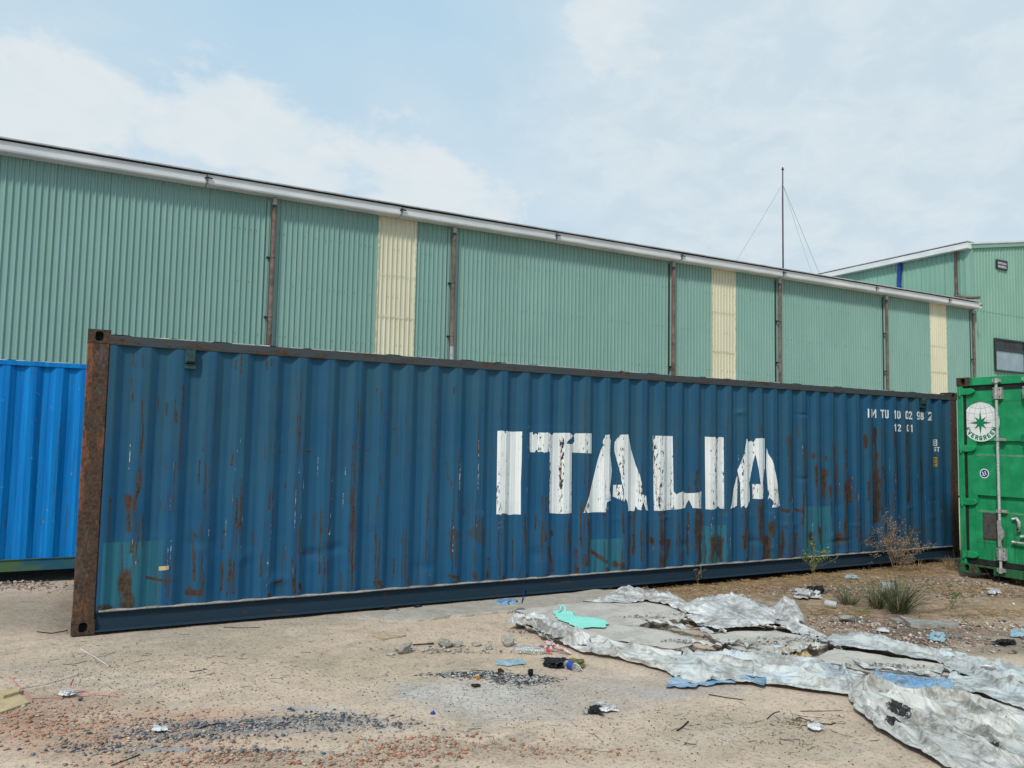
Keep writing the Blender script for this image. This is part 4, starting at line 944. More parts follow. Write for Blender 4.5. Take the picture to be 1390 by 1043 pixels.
# ------------------------------------------------------------------ warehouse
WD = 10.0; SHW = .9445; RIB = SHW/8
def ribmesh(name, width, n, z0, z1, m, edge=False):
    p = width/n; xs, ys = [], []
    for i in range(n):
        for a, y in ((0,0),(.56,0),(.68,-.030),(.82,-.030),(.95,0)): xs.append((i+a)*p); ys.append(y)
    xs.append(width); ys.append(0)
    vs = []; fs = []
    for x, y in zip(xs, ys): vs += [(x,y,z0),(x,y,z1)]
    for i in range(len(xs)-1): fs.append((2*i,2*i+2,2*i+3,2*i+1))
    return MB().add(vs, fs).mesh(name, m)
WTOP = 7.02
def warehouse():
    root = empty('warehouse', (13, WD+6, 0), 0, 'long low warehouse of ribbed pale green sheets with white gutter and brown downpipes', 'warehouse')
    L = Vector((13, WD+6, 0))
    ms = ribmesh('wall_sheet', SHW-.003, 8, 0, WTOP, 'sheet_green'); mc = ribmesh('skylight_sheet', SHW-.003, 8, 0, WTOP, 'sheet_cream')
    k0 = 5.84
    for k in range(-10, 25):
        x = k0+k*SHW
        if x+.3 > 29.45: break
        sky = k in (0, 11, 22)
        o = link('skylight_sheet' if sky else 'wall_sheet', mc if sky else ms, root)
        o.location = Vector((x, WD+(.004 if k % 2 else 0)+(random.uniform(-.004,.004)), 0))-L
        if sky:
            for dx in (-.02, SHW-.024): MB().box(x+dx, x+dx+.03, WD-.030, WD-.004, 0, WTOP-.02).build('skylight_edge', 'cream_edge', root)
            for py, h in (((431, .05), (375, .03)) if k == 0 else ((478, .05), (425, .03)) if k == 11 else ((505,.05),(470,.03))):
                z = aty({0:540,11:983,22:1271}[k], py, WD)[2]; MB().box(x+.02, x+SHW-.03, WD-.0305, WD-.029, z-h/4, z+h/4).build('skylight_lap', 'cream_edge', root)
    # screws in rows along the girts
    m = MB()
    for z in (3.9, 5.05, 6.2):
        for k in range(-28, 190):
            x = k0+k*RIB*1.0
            if -2.8 < x < 29 and random.random() < .4: m.box(x+.03, x+.042, WD-.012, WD-.002, z-.006, z+.006)
    tag(m.build('screw', 'screw_green', root), kind='stuff')
    # gutter in sections, roof edge above it
    jx = [-12]+[float(aty(px, py, WD-.3)[0]) for px, py in ((281,246),(545,290),(755,325),(925,351),(1063,373),(1189,393),(1288,408))]+[float(aty(1330,412,WD-.3)[0])]
    zg0, zg1 = 6.975, 7.160
    for a, b in zip(jx[:-1], jx[1:]):
        d = random.uniform(-.010,.010); vs = []
        prof = [(WD-.02,zg0),(WD-.30,zg0),(WD-.315,zg0+.03),(WD-.32,zg1-.02),(WD-.335,zg1-.012),(WD-.335,zg1),(WD-.305,zg1),(WD-.30,zg0+.02),(WD-.02,zg0+.02)]
        n = len(prof); vs = [(a+.008,y,z+d) for y,z in prof]+[(b-.008,y,z-d*.5) for y,z in prof]
        mb = MB().add(vs, [(i,(i+1)%n,n+(i+1)%n,n+i) for i in range(n)]+[tuple(range(n)),tuple(range(n,2*n))]); g = mb.build('gutter_section', 'gutter_white', root)
        e = MB().box(b-.035, b+.035, WD-.326, WD-.29, zg0+.005, zg1-.03); e.xform(Matrix.Translation(-L)); link('gutter_joint', e.mesh('gutter_joint', 'gutter_grey'), g)
        e = MB().tube([(b-.05,WD-.335,zg1-.08),(b,WD-.36,zg1-.06),(b+.1,WD-.345,zg1-.075)], .016, 6); e.box(b-.006, b+.006, WD-.331, WD-.322, zg0, zg1); e.xform(Matrix.Translation(-L)); link('joint_clip', e.mesh('joint_clip', 'bracket_dark'), g)
    xe = jx[-1]
    MB().box(jx[-1]-.03, jx[-1]+.02, WD-.34, WD-.02, zg0-.012, zg1+.012).build('gutter_end', 'gutter_white', root)
    MB().box(-12, xe, WD-.27, WD-.05, zg1+.004, zg1+.035).build('eave_gap_shade', 'roof_dark', root)  # dark strip put in for the shade between gutter and roof edge
    # roof: two slopes
    ry = WD+14; rz = zg1+.045+14.3*.12
    mb = MB().add([(-12,WD-.38,zg1+.035),(xe-.15,WD-.38,zg1+.035),(xe-.15,ry,rz),(-12,ry,rz),(-12,WD-.38,zg1+.062),(xe-.15,WD-.38,zg1+.062),(xe-.15,ry,rz+.03),(-12,ry,rz+.03)], [(0,1,2,3),(4,5,6,7),(0,1,5,4),(1,2,6,5),(0,3,7,4)])
    mb.add([(-12,ry,rz+.03),(xe-.15,ry,rz+.03),(xe-.15,ry+14,zg1+.1),(-12,ry+14,zg1+.1)], [(0,1,2,3)])
    mb.build('roof', 'roof_metal', root)
    MB().add([(xe-.2,WD+.02,0),(xe-.2,ry+14,0),(xe-.2,ry+14,zg1),(xe-.2,ry,rz),(xe-.2,WD+.02,zg1)], [(0,1,2,3,4)]).add([(-11.9,WD+.02,0),(-11.9,ry+14,0),(-11.9,ry+14,zg1),(-11.9,ry,rz),(-11.9,WD+.02,zg1)], [(0,1,2,3,4)]).build('side_wall', 'sheet_green', root)
    MB().box(-11.9, xe-.2, ry+13.9, ry+14, 0, zg1).build('back_wall', 'sheet_green', root)
    MB().box(-11.9, xe-.2, WD+.06, WD+.08, 0, zg1).build('wall_lining', 'gutter_grey', root)
    # downpipes
    for px, br in ((371,(350,431)),(616,(385,457)),(914,(498,)),(1058,(436,492)),(1203,(453,504)),(1321,(488,))):
        py = {371:400,616:400,914:430,1058:450,1203:460,1321:465}[px]
        dx = {371:-3,616:-1,914:0,1058:.5,1203:1,1321:1}[px]
        x = float(aty(px+dx, py, WD-.1)[0])
        p = MB().tube([(x,WD-.105,.1),(x,WD-.105,6.80)], .047, 12).build('downpipe', 'pipe_brown', root, True)
        def sub(mb, nm, m_):
            mb.xform(Matrix.Translation(-L)); link(nm, mb.mesh(nm, m_), p)
        sub(MB().tube([(x,WD-.105,6.80),(x,WD-.105,6.95)], .052, 12), 'pipe_outlet', 'pipe_grey')
        sub(MB().tube([(x,WD-.105,2.9),(x,WD-.105,3.8+random.random()*.4)], .0485, 12), 'pipe_sleeve', 'pipe_grey' if px == 616 else 'pipe_brown')
        for q in br:
            z = float(aty(px, q, WD-.1)[2])
            sub(MB().tube([(x,WD-.105,z-.014),(x,WD-.105,z+.014)], .053, 12), 'pipe_clamp', 'pipe_brown')
            sub(MB().box(x-.125, x-.052, WD-.10, WD-.02, z-.02, z+.014), 'bracket', 'bracket_dark')
        sub(MB().box(x-.14, x-.085, WD-.034, WD-.026, .2, 6.9), 'flashing_strip', 'dark_metal' if px in (914,1058,1203,1321) else 'sheet_green')
warehouse()

# ------------------------------------------------------------------ taller factory building at the right
def factory():
    y0 = WD+.25; xc = float(aty(1317, 400, y0)[0])
    root = empty('factory_building', (xc+8, y0+10, 0), 0, 'taller pale green gabled factory building behind the green container at right', 'factory building')
    L = Vector((xc+8, y0+10, 0))
    zc = float(aty(1314, 333, y0)[2]); zr = float(aty(1390, 330.5, y0)[2]); xr = float(aty(1390, 330.5, y0)[0]); sl = (zr-zc)/(xr-xc)
    HW = 12.0; yb = y0+34
    # front: ribbed sheets in two courses cut along the gable
    sw = 1.0; zs = float(aty(1329, 421, y0)[2])
    m_low = ribmesh('wall_sheet', sw-.008, 5, 0, zs, 'sheet_green_far')
    for k in range(24):
        x = xc+k*sw; o = link('wall_sheet', m_low, root); o.location = Vector((x, y0+(.004 if k%2 else 0), 0))-L
        d = abs
        def top(q): return zc+sl*(q-xc) if q < xc+HW else zc+sl*HW-sl*(q-xc-HW)
        n = 5; p = sw/n; vs = []; fs = []; xs = []
        for i in range(n):
            for a, yy in ((0,0),(.56,0),(.68,-.030),(.82,-.030),(.95,0)): xs.append(((i+a)*p, yy))
        xs.append((sw-.008, 0))
        for q, yy in xs: vs += [(x+q, y0-.012+yy+(.004 if k%2 else 0), zs-.03), (x+q, y0-.012+yy, top(x+q)-.02)]
        for i in range(len(xs)-1): fs.append((2*i,2*i+2,2*i+3,2*i+1))
        MB().add(vs, fs).build('wall_sheet', 'sheet_green_far', root)
    # side wall towards the warehouse roof, sheets running back
    for k in range(34):
        y = y0+k*1.0; e = MB(); xs = []; n = 5
        for i in range(n):
            for a, xx in ((0,0),(.56,0),(.68,-.030),(.82,-.030),(.95,0)): xs.append(((i+a)*.2, xx))
        xs.append((.992,0)); vs = []; fs = []
        for q, xx in xs: vs += [(xc+xx,y+q,0),(xc+xx,y+q,zc-.05)]
        for i in range(len(xs)-1): fs.append((2*i,2*i+2,2*i+3,2*i+1))
        e.add(vs, fs); e.build('wall_sheet', 'sheet_green_far', root)
    MB().box(xc-.035, xc+.14, y0-.055, y0-.028, 0, zc-.02).box(xc-.045, xc-.030, y0-.055, y0+.14, 0, zc-.02).build('corner_trim', 'sheet_green_far', root)
    # eave gutter along the side, gable flashing along the front
    MB().bbox(xc-.30, xc-.05, y0-.12, yb, zc-.16, zc+.06, .01).build('gutter', 'gutter_white', root)
    MB().box(xc-.33, xc+.1, y0-.14, yb, zc+.085, zc+.11).build('roof_edge', 'roof_metal', root)
    a = (xc-.12, zc+.05); b = (xc+HW, zc+.05+sl*(HW+.12)); c = (xc+2*HW, zc+.05)
    def strip(p, q, y1, y2, h0, h1):
        return [(p[0],y1,p[1]+h0),(q[0],y1,q[1]+h0),(q[0],y1,q[1]+h1),(p[0],y1,p[1]+h1),(p[0],y2,p[1]+h0),(q[0],y2,q[1]+h0),(q[0],y2,q[1]+h1),(p[0],y2,p[1]+h1)]
    F6 = [(0,1,2,3),(4,5,6,7),(0,1,5,4),(3,2,6,7),(0,3,7,4),(1,2,6,5)]
    MB().add(strip(a,b,y0-.10,y0+.1,-.20,-.045), F6).add(strip(b,c,y0-.10,y0+.1,-.20,-.045), F6).build('gable_flashing', 'sheet_green_far', root)
    MB().add(strip(a,b,y0-.13,y0+.1,-.04,.02), F6).add(strip(b,c,y0-.13,y0+.1,-.04,.02), F6).build('gable_cap', 'gutter_white', root)
    MB().add(strip(a,b,y0+.1,yb,0,.02), F6).add(strip(b,c,y0+.1,yb,0,.02), F6).build('roof', 'roof_metal', root)
    MB().box(xc+.1, xc+2*HW, yb-.1, yb, 0, zc).box(xc+2*HW-.1, xc+2*HW, y0, yb, 0, zc).build('back_wall', 'sheet_green_far', root)
    # louvred vent
    q0, q1 = aty(1350.5,352.5,y0), aty(1365,368,y0); x0, x1, z1, z0 = q0[0], q1[0], q0[2], q1[2]
    fr = MB().box(x0, x1, y0-.09, y0-.03, z1-.04, z1).box(x0, x1, y0-.09, y0-.03, z0, z0+.04).box(x0, x0+.04, y0-.09, y0-.03, z0+.04, z1-.04).box(x1-.04, x1, y0-.09, y0-.03, z0+.04, z1-.04).build('vent', 'dark_metal', root)
    def sub(mb, nm, m_, par): mb.xform(Matrix.Translation(-L)); return link(nm, mb.mesh(nm, m_), par)
    sub(MB().box(x0+.04, x1-.04, y0-.042, y0-.034, z0+.04, z1-.04), 'vent_opening', 'black_hole', fr)
    for f in (.16,.55):
        z = z0+(z1-z0)*f
        sub(MB().add([(x0+.05,y0-.085,z),(x1-.05,y0-.085,z),(x1-.05,y0-.05,z+.13),(x0+.05,y0-.05,z+.13),(x0+.05,y0-.08,z-.01),(x1-.05,y0-.08,z-.01)], [(0,1,2,3),(0,1,5,4)]), 'louvre', 'gutter_grey', fr)
    # window with a row of small lights on top
    q0, q1 = aty(1348,459,y0), aty(1349,504,y0); x0, z1, z0 = q0[0], q0[2], q1[2]; x1 = x0+2.6; zm = z1-(z1-z0)*.34; xm = float(aty(1388.5,490,y0)[0])
    fr = MB()
    for aa in (x0, xm-.03, x1-.06): fr.box(aa, aa+.06, y0-.085, y0-.03, z0+.06, z1-.06)
    fr.box(x0, x1, y0-.088, y0-.03, z1-.06, z1).box(x0, x1, y0-.10, y0-.03, z0, z0+.06).box(x0+.06, x1-.06, y0-.084, y0-.03, zm-.05, zm+.05)
    w = fr.build('window', 'dark_metal', root)
    for a_, b_ in ((x0+.06, xm-.03),(xm+.03, x1-.06)):
        sub(MB().box(a_, b_, y0-.05, y0-.04, z0+.06, zm-.05), 'pane', 'window_glass', w)
        n = 3
        for i in range(n):
            c0, c1 = a_+(b_-a_)*i/n+.012, a_+(b_-a_)*(i+1)/n-.012
            sub(MB().box(c0, c1, y0-.05, y0-.042, zm+.05, z1-.06), 'louvre_pane', 'roof_dark' if i % 2 else 'dark_metal', w)
    # brown downpipe with an elbow down to the low roof, and a blue pipe further back
    yy = float(atx(1297, 370, xc-.15)[1]); zt = zc-.15; zb = float(atx(1298, 398, xc-.15)[2])
    p = MB().tube([(xc-.12,yy,zt),(xc-.12,yy,zb),(xc-.17,yy-.03,zb-.12),(xc-.30,yy-.45,zb-.28),(xc-.3,yy-1.0,zb-.34)], .055, 10).build('downpipe', 'pipe_brown', root, True)
    sub(MB().tube([(xc-.12,yy,zb-.02),(xc-.12,yy,zb-.10)], .075, 10), 'pipe_elbow', 'bracket_dark', p)
    q = atx(1222, 375, xc-.1); MB().tube([(xc-.1,q[1],zc-.16),(xc-.11,q[1]+.06,zc-1.0),(xc-.1,q[1],7.2)], .09, 10).build('blue_pipe', 'pipe_blue', root, True)
factory()

# lightning rod with its guy wires, on the warehouse roof
def rod():
    y = WD+3.0; zroof = 7.155+.085+3.38*.12
    b, t = aty(1063, 366, y), aty(1062.5, 229, y); x = b[0]
    root = empty('lightning_rod', (x, y, zroof), 0, 'tall thin dark red lightning rod held by guy wires on the warehouse roof', 'lightning rod')
    zt = t[2]
    MB().tube([(x,y,zroof),(x,y,zt-1.2),(t[0],y,zt-.05)], [.030,.026,.020], 8).build('mast', 'mast_red', root, True)
    MB().tube([(t[0],y,zt-.05),(t[0],y,zt+.06)], [.05,.012], 8).tube([(t[0]-.07,y,zt-.04),(t[0]+.07,y,zt-.04)], .014, 6).build('finial', 'mast_red', root)
    za = aty(1063, 250, y)[2]
    for px, py, yy in ((990,352,WD+2.0),(1106,374,WD+1.5),(1124,378,WD+3.5)):
        e = aty(px, py, yy); e[2] = 7.155+.09+(yy-WD+.38)*.12
        # slide along the line of sight in the plane so the foot meets the roof
        mid = (np.array([x,y,za])+e)/2-np.array([0,0,.03])
        MB().tube([(x,y,za), mid, e], .007, 5).build('guy_wire', 'wire_grey', root)
rod()

# ------------------------------------------------------------------ broken slabs, tarpaulins, rubble and rubbish in the yard
def poly_px(pts, z):
    return [at(x, y, z)[:2] for x, y in pts]
def densify(poly, step, jit, seed):
    r = np.random.default_rng(seed); out = []
    for a, b in zip(poly, poly[1:]+poly[:1]):
        a, b = np.array(a), np.array(b); n = max(1, int(np.linalg.norm(b-a)/step))
        for i in range(n): out.append(a+(b-a)*i/n+(r.normal(0, jit, 2) if i else 0))
    return out
SLABS = []
C3 = (1000,760,.2806); C2 = (660,760,.2662); C6 = (880,760,.187)
FOLDS_BIG = [(C3,[(550,640),(570,700),(625,768),(725,858),(855,940),(1000,1000),(1100,1050)],.05,.045),(C3,[(600,690),(660,770),(770,862),(890,945),(1010,1010)],.05,.035),(C3,[(556,650),(640,632),(690,645),(760,675),(870,685),(960,674),(1080,688),(1160,712),(1290,768),(1400,800)],.06,.055),
 (C3,[(610,700),(760,748),(900,795),(1050,872),(1180,935),(1260,1005)],.08,.045),(C3,[(720,672),(830,700),(1010,752),(1200,812),(1400,870)],.08,.045),(C3,[(860,830),(930,900),(1010,965),(1080,1030)],.07,.035),(C3,[(1100,700),(1180,768),(1280,812),(1400,840)],.07,.04),
 (C3,[(1040,770),(1200,850),(1400,915)],.08,.04),(C3,[(640,770),(760,800),(850,880)],.06,.03),(C3,[(1140,905),(1260,965),(1400,1010)],.08,.04),(C3,[(760,880),(880,905),(1000,930)],.05,.02),(C3,[(900,700),(960,780),(1060,830)],.05,.025),(C3,[(1160,760),(1230,870),(1330,950)],.06,.025),(C3,[(680,720),(700,790),(760,850)],.05,.02),(C3,[(620,640),(600,680),(640,720)],.06,.035)]
FOLDS_FRONT = [(C3,[(-330,545),(-150,560),(0,585),(250,612),(400,632),(545,652)],.05,.030),(C3,[(-250,510),(-100,520),(50,540),(250,560),(390,600),(500,615)],.07,.045),(C3,[(-150,490),(0,505),(110,512),(260,528),(400,568),(530,560)],.07,.045),(C3,[(190,512),(330,522),(460,545)],.05,.03),(C3,[(440,520),(560,532),(650,582),(705,632)],.07,.05),
 (C3,[(500,570),(540,600),(560,640)],.05,.035),(C3,[(240,540),(330,570),(420,580)],.05,.025),(C3,[(-280,470),(-190,520),(-150,560)],.06,.04),(C3,[(60,480),(100,530),(90,580)],.05,.025),(C3,[(300,590),(420,560),(520,530)],.05,.025)]
FOLDS_STRIP = [(C2,[(470,395),(600,440),(720,520),(900,552)],.05,.04),(C2,[(525,390),(700,450),(900,512)],.05,.035),(C2,[(560,398),(760,470),(950,505)],.04,.03),(C2,[(480,400),(545,482),(640,497)],.05,.035),(C2,[(420,430),(500,470),(560,480)],.05,.03)]
FOLDS_BACK = [(C3,[(460,368),(600,382),(730,412),(900,452),(1100,492),(1400,535)],.05,.035),(C3,[(520,408),(700,447),(900,484),(1060,492)],.05,.04),(C3,[(1000,495),(1150,552),(1280,602),(1400,645)],.05,.04),(C3,[(1050,480),(1200,532),(1400,605)],.05,.035),(C3,[(1120,540),(1250,622),(1400,685)],.05,.04),(C3,[(620,372),(700,400),(720,430)],.05,.02),(C3,[(760,420),(900,440),(1000,470)],.05,.025)]
FOLDS_SILVER = [(C6,[(620,265),(600,380)],.05,.03),(C6,[(620,265),(710,375)],.05,.03),(C6,[(655,315),(860,392)],.05,.03),(C6,[(300,365),(480,325),(620,270)],.05,.03),(C6,[(640,270),(880,385)],.05,.03),(C6,[(420,335),(600,305)],.04,.02),(C6,[(480,330),(560,380)],.04,.025),(C6,[(740,330),(780,400)],.04,.025),(C6,[(985,275),(900,385)],.04,.03),(C6,[(990,275),(1080,425)],.04,.03),(C6,[(1005,300),(1140,432)],.04,.03)]
FOLDS_LOW = [(C6,[(-350,245),(-180,240),(0,250),(240,302)],.05,.03),(C6,[(-260,260),(-120,285),(20,275),(130,330)],.05,.03),(C6,[(120,270),(250,352)],.05,.03),(C6,[(-160,230),(-110,300)],.04,.025),(C6,[(30,240),(60,300)],.04,.025)]
def slab(pts, z, th, label, name='concrete_slab', tilt=(0,0), m='concrete', jit=.014):
    P = densify(poly_px(pts, z), .06, jit, len(pts)); c = np.mean(P, 0); n = len(P); SLABS.append(([tuple(p) for p in P], z))
    r = np.random.default_rng(n)
    root = empty(name, (c[0], c[1], z-th), 0, label, 'concrete slab')
    T = lambda p, dz=0: (p[0], p[1], z+dz+tilt[0]*(p[0]-c[0])+tilt[1]*(p[1]-c[1]))
    # top: rings towards the middle so that it can be uneven
    vs = []; fs = []; R = 5
    for k in range(R):
        for p in P:
            q = c+(p-c)*(1-k/R); vs.append(T(q, -.006*(k == 0)+.010*float(fbm(np.array(q[0]*6), np.array(q[1]*6), 71))))
    vs.append(T(c))
    for k in range(R-1):
        for i in range(n): fs.append((k*n+i, k*n+(i+1)%n, (k+1)*n+(i+1)%n, (k+1)*n+i))
    for i in range(n): fs.append(((R-1)*n+i, (R-1)*n+(i+1)%n, R*n))
    MB().add(vs, fs).build('slab_top', m, root, False)
    vs = []; fs = []
    for k, f in enumerate((0, .3, .65, 1.0)):
        for i, p in enumerate(P):
            o = (p-c)/(np.linalg.norm(p-c)+1e-6)*(r.normal(-.006, .014) if k else 0); t = T(p, -.006 if k == 0 else 0); vs.append((p[0]+o[0], p[1]+o[1], t[2]-(t[2]-(z-th))*f*1.0))
    for k in range(3):
        for i in range(n): fs.append((k*n+i, k*n+(i+1)%n, (k+1)*n+(i+1)%n, (k+1)*n+i))
    MB().add(vs, fs).build('broken_edge', 'concrete_edge', root)
    return root
def apron():
    P = densify(poly_px([(455,838),(560,824),(700,812),(800,801),(822,797.5),(846,801),(852,806),(836,812),(815,818),(700,828),(560,842)], .02), .09, .02, 3)
    c = np.mean(P, 0); n = len(P); vs = [(p[0],p[1],.020+float(gh(p[0],p[1]))*.3) for p in P]+[(p[0]+(p[0]-c[0])*.004,p[1]+.0,-.09) for p in P]
    R = 4; vs = []; fs = []
    for k in range(R):
        for p in P: q = c+(p-c)*(1-.06*k if k < 3 else 0.0); vs.append((q[0],q[1],[-.08,.008,.018,.018][k]+.004*float(fbm(np.array(q[0]*5),np.array(q[1]*5),5))))
    for k in range(R-1):
        for i in range(n): fs.append((k*n+i,k*n+(i+1)%n,(k+1)*n+(i+1)%n,(k+1)*n+i))
    o = MB().add(vs, fs).build('concrete_apron', 'apron_concrete'); tag(o, kind='structure')
apron()
slab([(700,828),(745,822),(788,817),(820,816),(870,814),(905,819),(934,829),(929,839),(881,842),(868,849),(828,848),(780,850),(752,848),(727,842)], .075, .075, 'flat grey concrete slab with the mint green cloth lying on it')
slab([(828,846),(868,850),(905,857),(940,866),(940,874),(913,880),(868,873),(825,867),(790,862),(762,853),(786,850)], .07, .07, 'narrow concrete slab just in front of the mint green cloth, edged by white tarp')
slab([(962,861),(1005,857),(1052,856),(1090,862),(1121,870),(1116,875),(1075,880),(1035,886),(1005,881),(979,873)], .09, .09, 'pale concrete slab in the middle of the tarps, behind the one with blue paint', tilt=(.0,.02))
slab([(1107,893),(1132,879),(1165,883),(1196,888),(1281,900),(1298,914),(1267,921),(1224,921),(1190,914),(1157,907)], .10, .10, 'largest right concrete slab with faint blue paint and a crumbling front edge', jit=.02)

def resample(P, n):
    P = np.array(P); d = np.concatenate([[0], np.cumsum(np.linalg.norm(np.diff(P, axis=0), axis=1))]); t = np.linspace(0, d[-1], n)
    return np.stack([np.interp(t, d, P[:,i]) for i in range(3)], 1)
def floor_h(X, Y):
    h = gh(X, Y)+.005
    for po, z in SLABS: h = np.where(inpoly(X, Y, po), np.maximum(h, z+.006), h)
    return h
def drape(P, ex, eu, seed, steps=60):
    """let a sheet that is larger than the ground it covers buckle into folds: distance constraints over a floor"""
    P = P.copy(); T = P.copy(); nv, nu, _ = P.shape; r = np.random.default_rng(seed)
    ln = lambda A, B: np.linalg.norm(A-B, axis=-1)
    X, Y = P[...,0], P[...,1]; sv = 1+ex*np.clip(1+2.2*fbm(X*3.1, Y*3.1, seed+60, 3), .2, 2.2); su = 1+eu*np.clip(1+2.4*fbm(X*2.7, Y*2.7, seed+61, 3), .2, 2.4)
    cons = []
    for (di, dj), k in (((1,0),.9),((0,1),.9),((1,1),.5),((1,-1),.5),((2,0),.22),((0,2),.22),((4,0),.05),((0,4),.05)):
        for par in range(2*max(di, 1) if di else 2*dj):
            st = 2*(di or dj); i = np.arange(0, nv-di); j = np.arange(max(0,-dj), nu-max(dj,0))
            if di: i = i[(i % st)//di == 0] if par == 0 else i[(i % st)//di == 1] if par == 1 else i[:0]
            else: j = j[(j % st)//dj == 0] if par == 0 else j[(j % st)//dj == 1] if par == 1 else j[:0]
            if len(i) and len(j):
                I, J = np.meshgrid(i, j, indexing='ij'); a = (I, J); b = (I+di, J+dj); sc = sv[a] if dj == 0 else su[a] if di == 0 else (sv[a]+su[a])/2
                d = T[b]-T[a]; cons.append((a, b, np.sqrt((d**2).sum(-1))*sc, k))
    F = floor_h(X, Y); P[...,2] += r.normal(0, .003, (nv, nu))+.006*fbm(X*9, Y*9, seed+62, 3)
    for s_ in range(steps):
        for a, b, L, k in cons:
            d = P[b]-P[a]; l = np.sqrt((d*d).sum(-1))+1e-9; q = d*((l-L)/l*.5*k)[...,None]; P[a] += q; P[b] -= q
        if s_ % 12 == 11: F = floor_h(P[...,0], P[...,1])
        P[...,:2] += (T[...,:2]-P[...,:2])*.02; P[...,2] += (T[...,2]-P[...,2])*.05; P[...,2] = np.maximum(P[...,2], F)
    return P
def sheet(name, rails, nu, nv, m, label, cat, amp=.02, fr=5.0, seed=1, group=None, burn=None, crease=.6, edge=.012, rough_edge=.03, fine=.6, ex=.05, eu=.02, steps=30, folds=()):
    """cloth lofted through rails of (px,py,z); folds come from ridged noise"""
    nu = int(nu*1.7); nv = int(nv*1.7)
    W = [resample([at(x, y, z) for x, y, z in r], nu) for r in rails]
    W = np.array(W); k = len(W); t = np.linspace(0, k-1, nv); i = np.minimum(t.astype(int), k-2); f = t-i; f = f*f*(3-2*f)*.6+f*.4
    G = W[i]*(1-f)[:,None,None]+W[i+1]*f[:,None,None]          # nv, nu, 3
    X, Y = G[...,0], G[...,1]
    # direction along the sheet for long folds
    d = W[:,-1]-W[:,0]; d = d.mean(0)[:2]; d /= np.linalg.norm(d); U = X*d[0]+Y*d[1]; V = -X*d[1]+Y*d[0]
    wp = .25*fbm(U*2.2, V*2.2, seed+40, 3); rid = lambda q: 1-2.6*np.sqrt(np.abs(q)*.55)
    n1 = rid(fbm(U*fr*.16+wp*.6, V*fr*2.6+wp*4, seed, 2)); n2 = rid(fbm(U*fr*.9+wp*4, V*fr*2.6+U*fr*.7, seed+3, 2)); n4 = rid(fbm(U*fr*1.6-V*fr*1.2, V*fr*1.5+wp*6, seed+6, 2)); n3 = fbm(U*fr*6, V*fr*6, seed+9, 3)
    # small secondary creases branching off
    n5 = rid(fbm(U*fr*2.1+V*fr*.9, V*fr*1.2-U*fr*.6+wp*5, seed+8, 2)); n1 = n1+.35*n5
    bump = amp*(np.clip(n1,-1,1)*2.2*crease+np.clip(n2,-1,1)*.5*fine+np.clip(n4,-1,1)*.35*fine+n3*.16*fine)
    v = np.linspace(0, 1, nv)[:,None]; ed = sst(v, 0, .10)*(1-sst(v, .90, 1))
    X = X+rough_edge*fbm(U*7, V*7, seed+20, 4)*(1-ed)*1.6; Y = Y+rough_edge*2.4*fbm(U*7, V*7, seed+21, 4)*(1-ed)
    Zf = np.zeros(X.shape)
    for (ox, oy, sc), pl, fw, fh in folds:
        Q = np.array([at(ox+a*sc, oy+b*sc, .05)[:2] for a, b in pl]); best = np.full(X.shape, 9.0); wx = X+.05*fbm(X*3, Y*3, seed+70, 3); wy = Y+.05*fbm(X*3, Y*3, seed+71, 3)
        tot = sum(np.linalg.norm(q-p) for p, q in zip(Q[:-1], Q[1:])); run = 0; al = np.zeros(X.shape)
        for p, q in zip(Q[:-1], Q[1:]):
            dd = q-p; L = np.linalg.norm(dd)+1e-9; tt = np.clip(((wx-p[0])*dd[0]+(wy-p[1])*dd[1])/L**2, 0, 1); ux, uy = wx-p[0]-tt*dd[0], wy-p[1]-tt*dd[1]
            ds = np.hypot(ux, uy)*np.where(ux*dd[1]-uy*dd[0] > 0, 2.2, .8); mk = ds < best; al = np.where(mk, (run+tt*L)/tot, al); best = np.minimum(best, ds); run += L
        rr = np.clip(1-best/(fw*.72), 0, 1)**1.35*np.clip(np.minimum(al, 1-al)*7, .15, 1)*(1+1.0*fbm(al*4, al*0+seed, seed+72, 2)); Zf = np.maximum(Zf, fh*1.1*rr)+.35*np.minimum(Zf, fh*rr)
    Zf = Zf*(.3+.7*sst(v, .0, .10)); 
    P = drape(np.stack([X, Y, G[...,2]+bump*.6+Zf], -1), ex, eu, seed, steps)
    X, Y, Z = P[...,0], P[...,1], P[...,2]
    Vv = np.stack([X, Y, Z], -1).reshape(-1, 3); c = Vv.mean(0); c[2] = Vv[:,2].min()
    uvf = np.stack([U, V, 0*U, 0*U+1], -1).reshape(-1, 4); at_ = {'uvfold': uvf}
    if burn:
        b = np.zeros(X.shape)
        for px, py, rx, ry in burn:
            p = at(px, py, .05); b = np.maximum(b, 1-sst(np.hypot((U-(p[0]*d[0]+p[1]*d[1]))/rx, (V-(-p[0]*d[1]+p[1]*d[0]))/ry)+fbm(U*12, V*12, 77)*.9, .4, 1.1))
        b = b.ravel(); at_['burn'] = np.stack([b,b,b,b], -1)
    me = npmesh(name, Vv-c, grid_faces(nv, nu), m, True, at_); o = link(name, me); o.location = c
    return tag(o, label, cat, group)
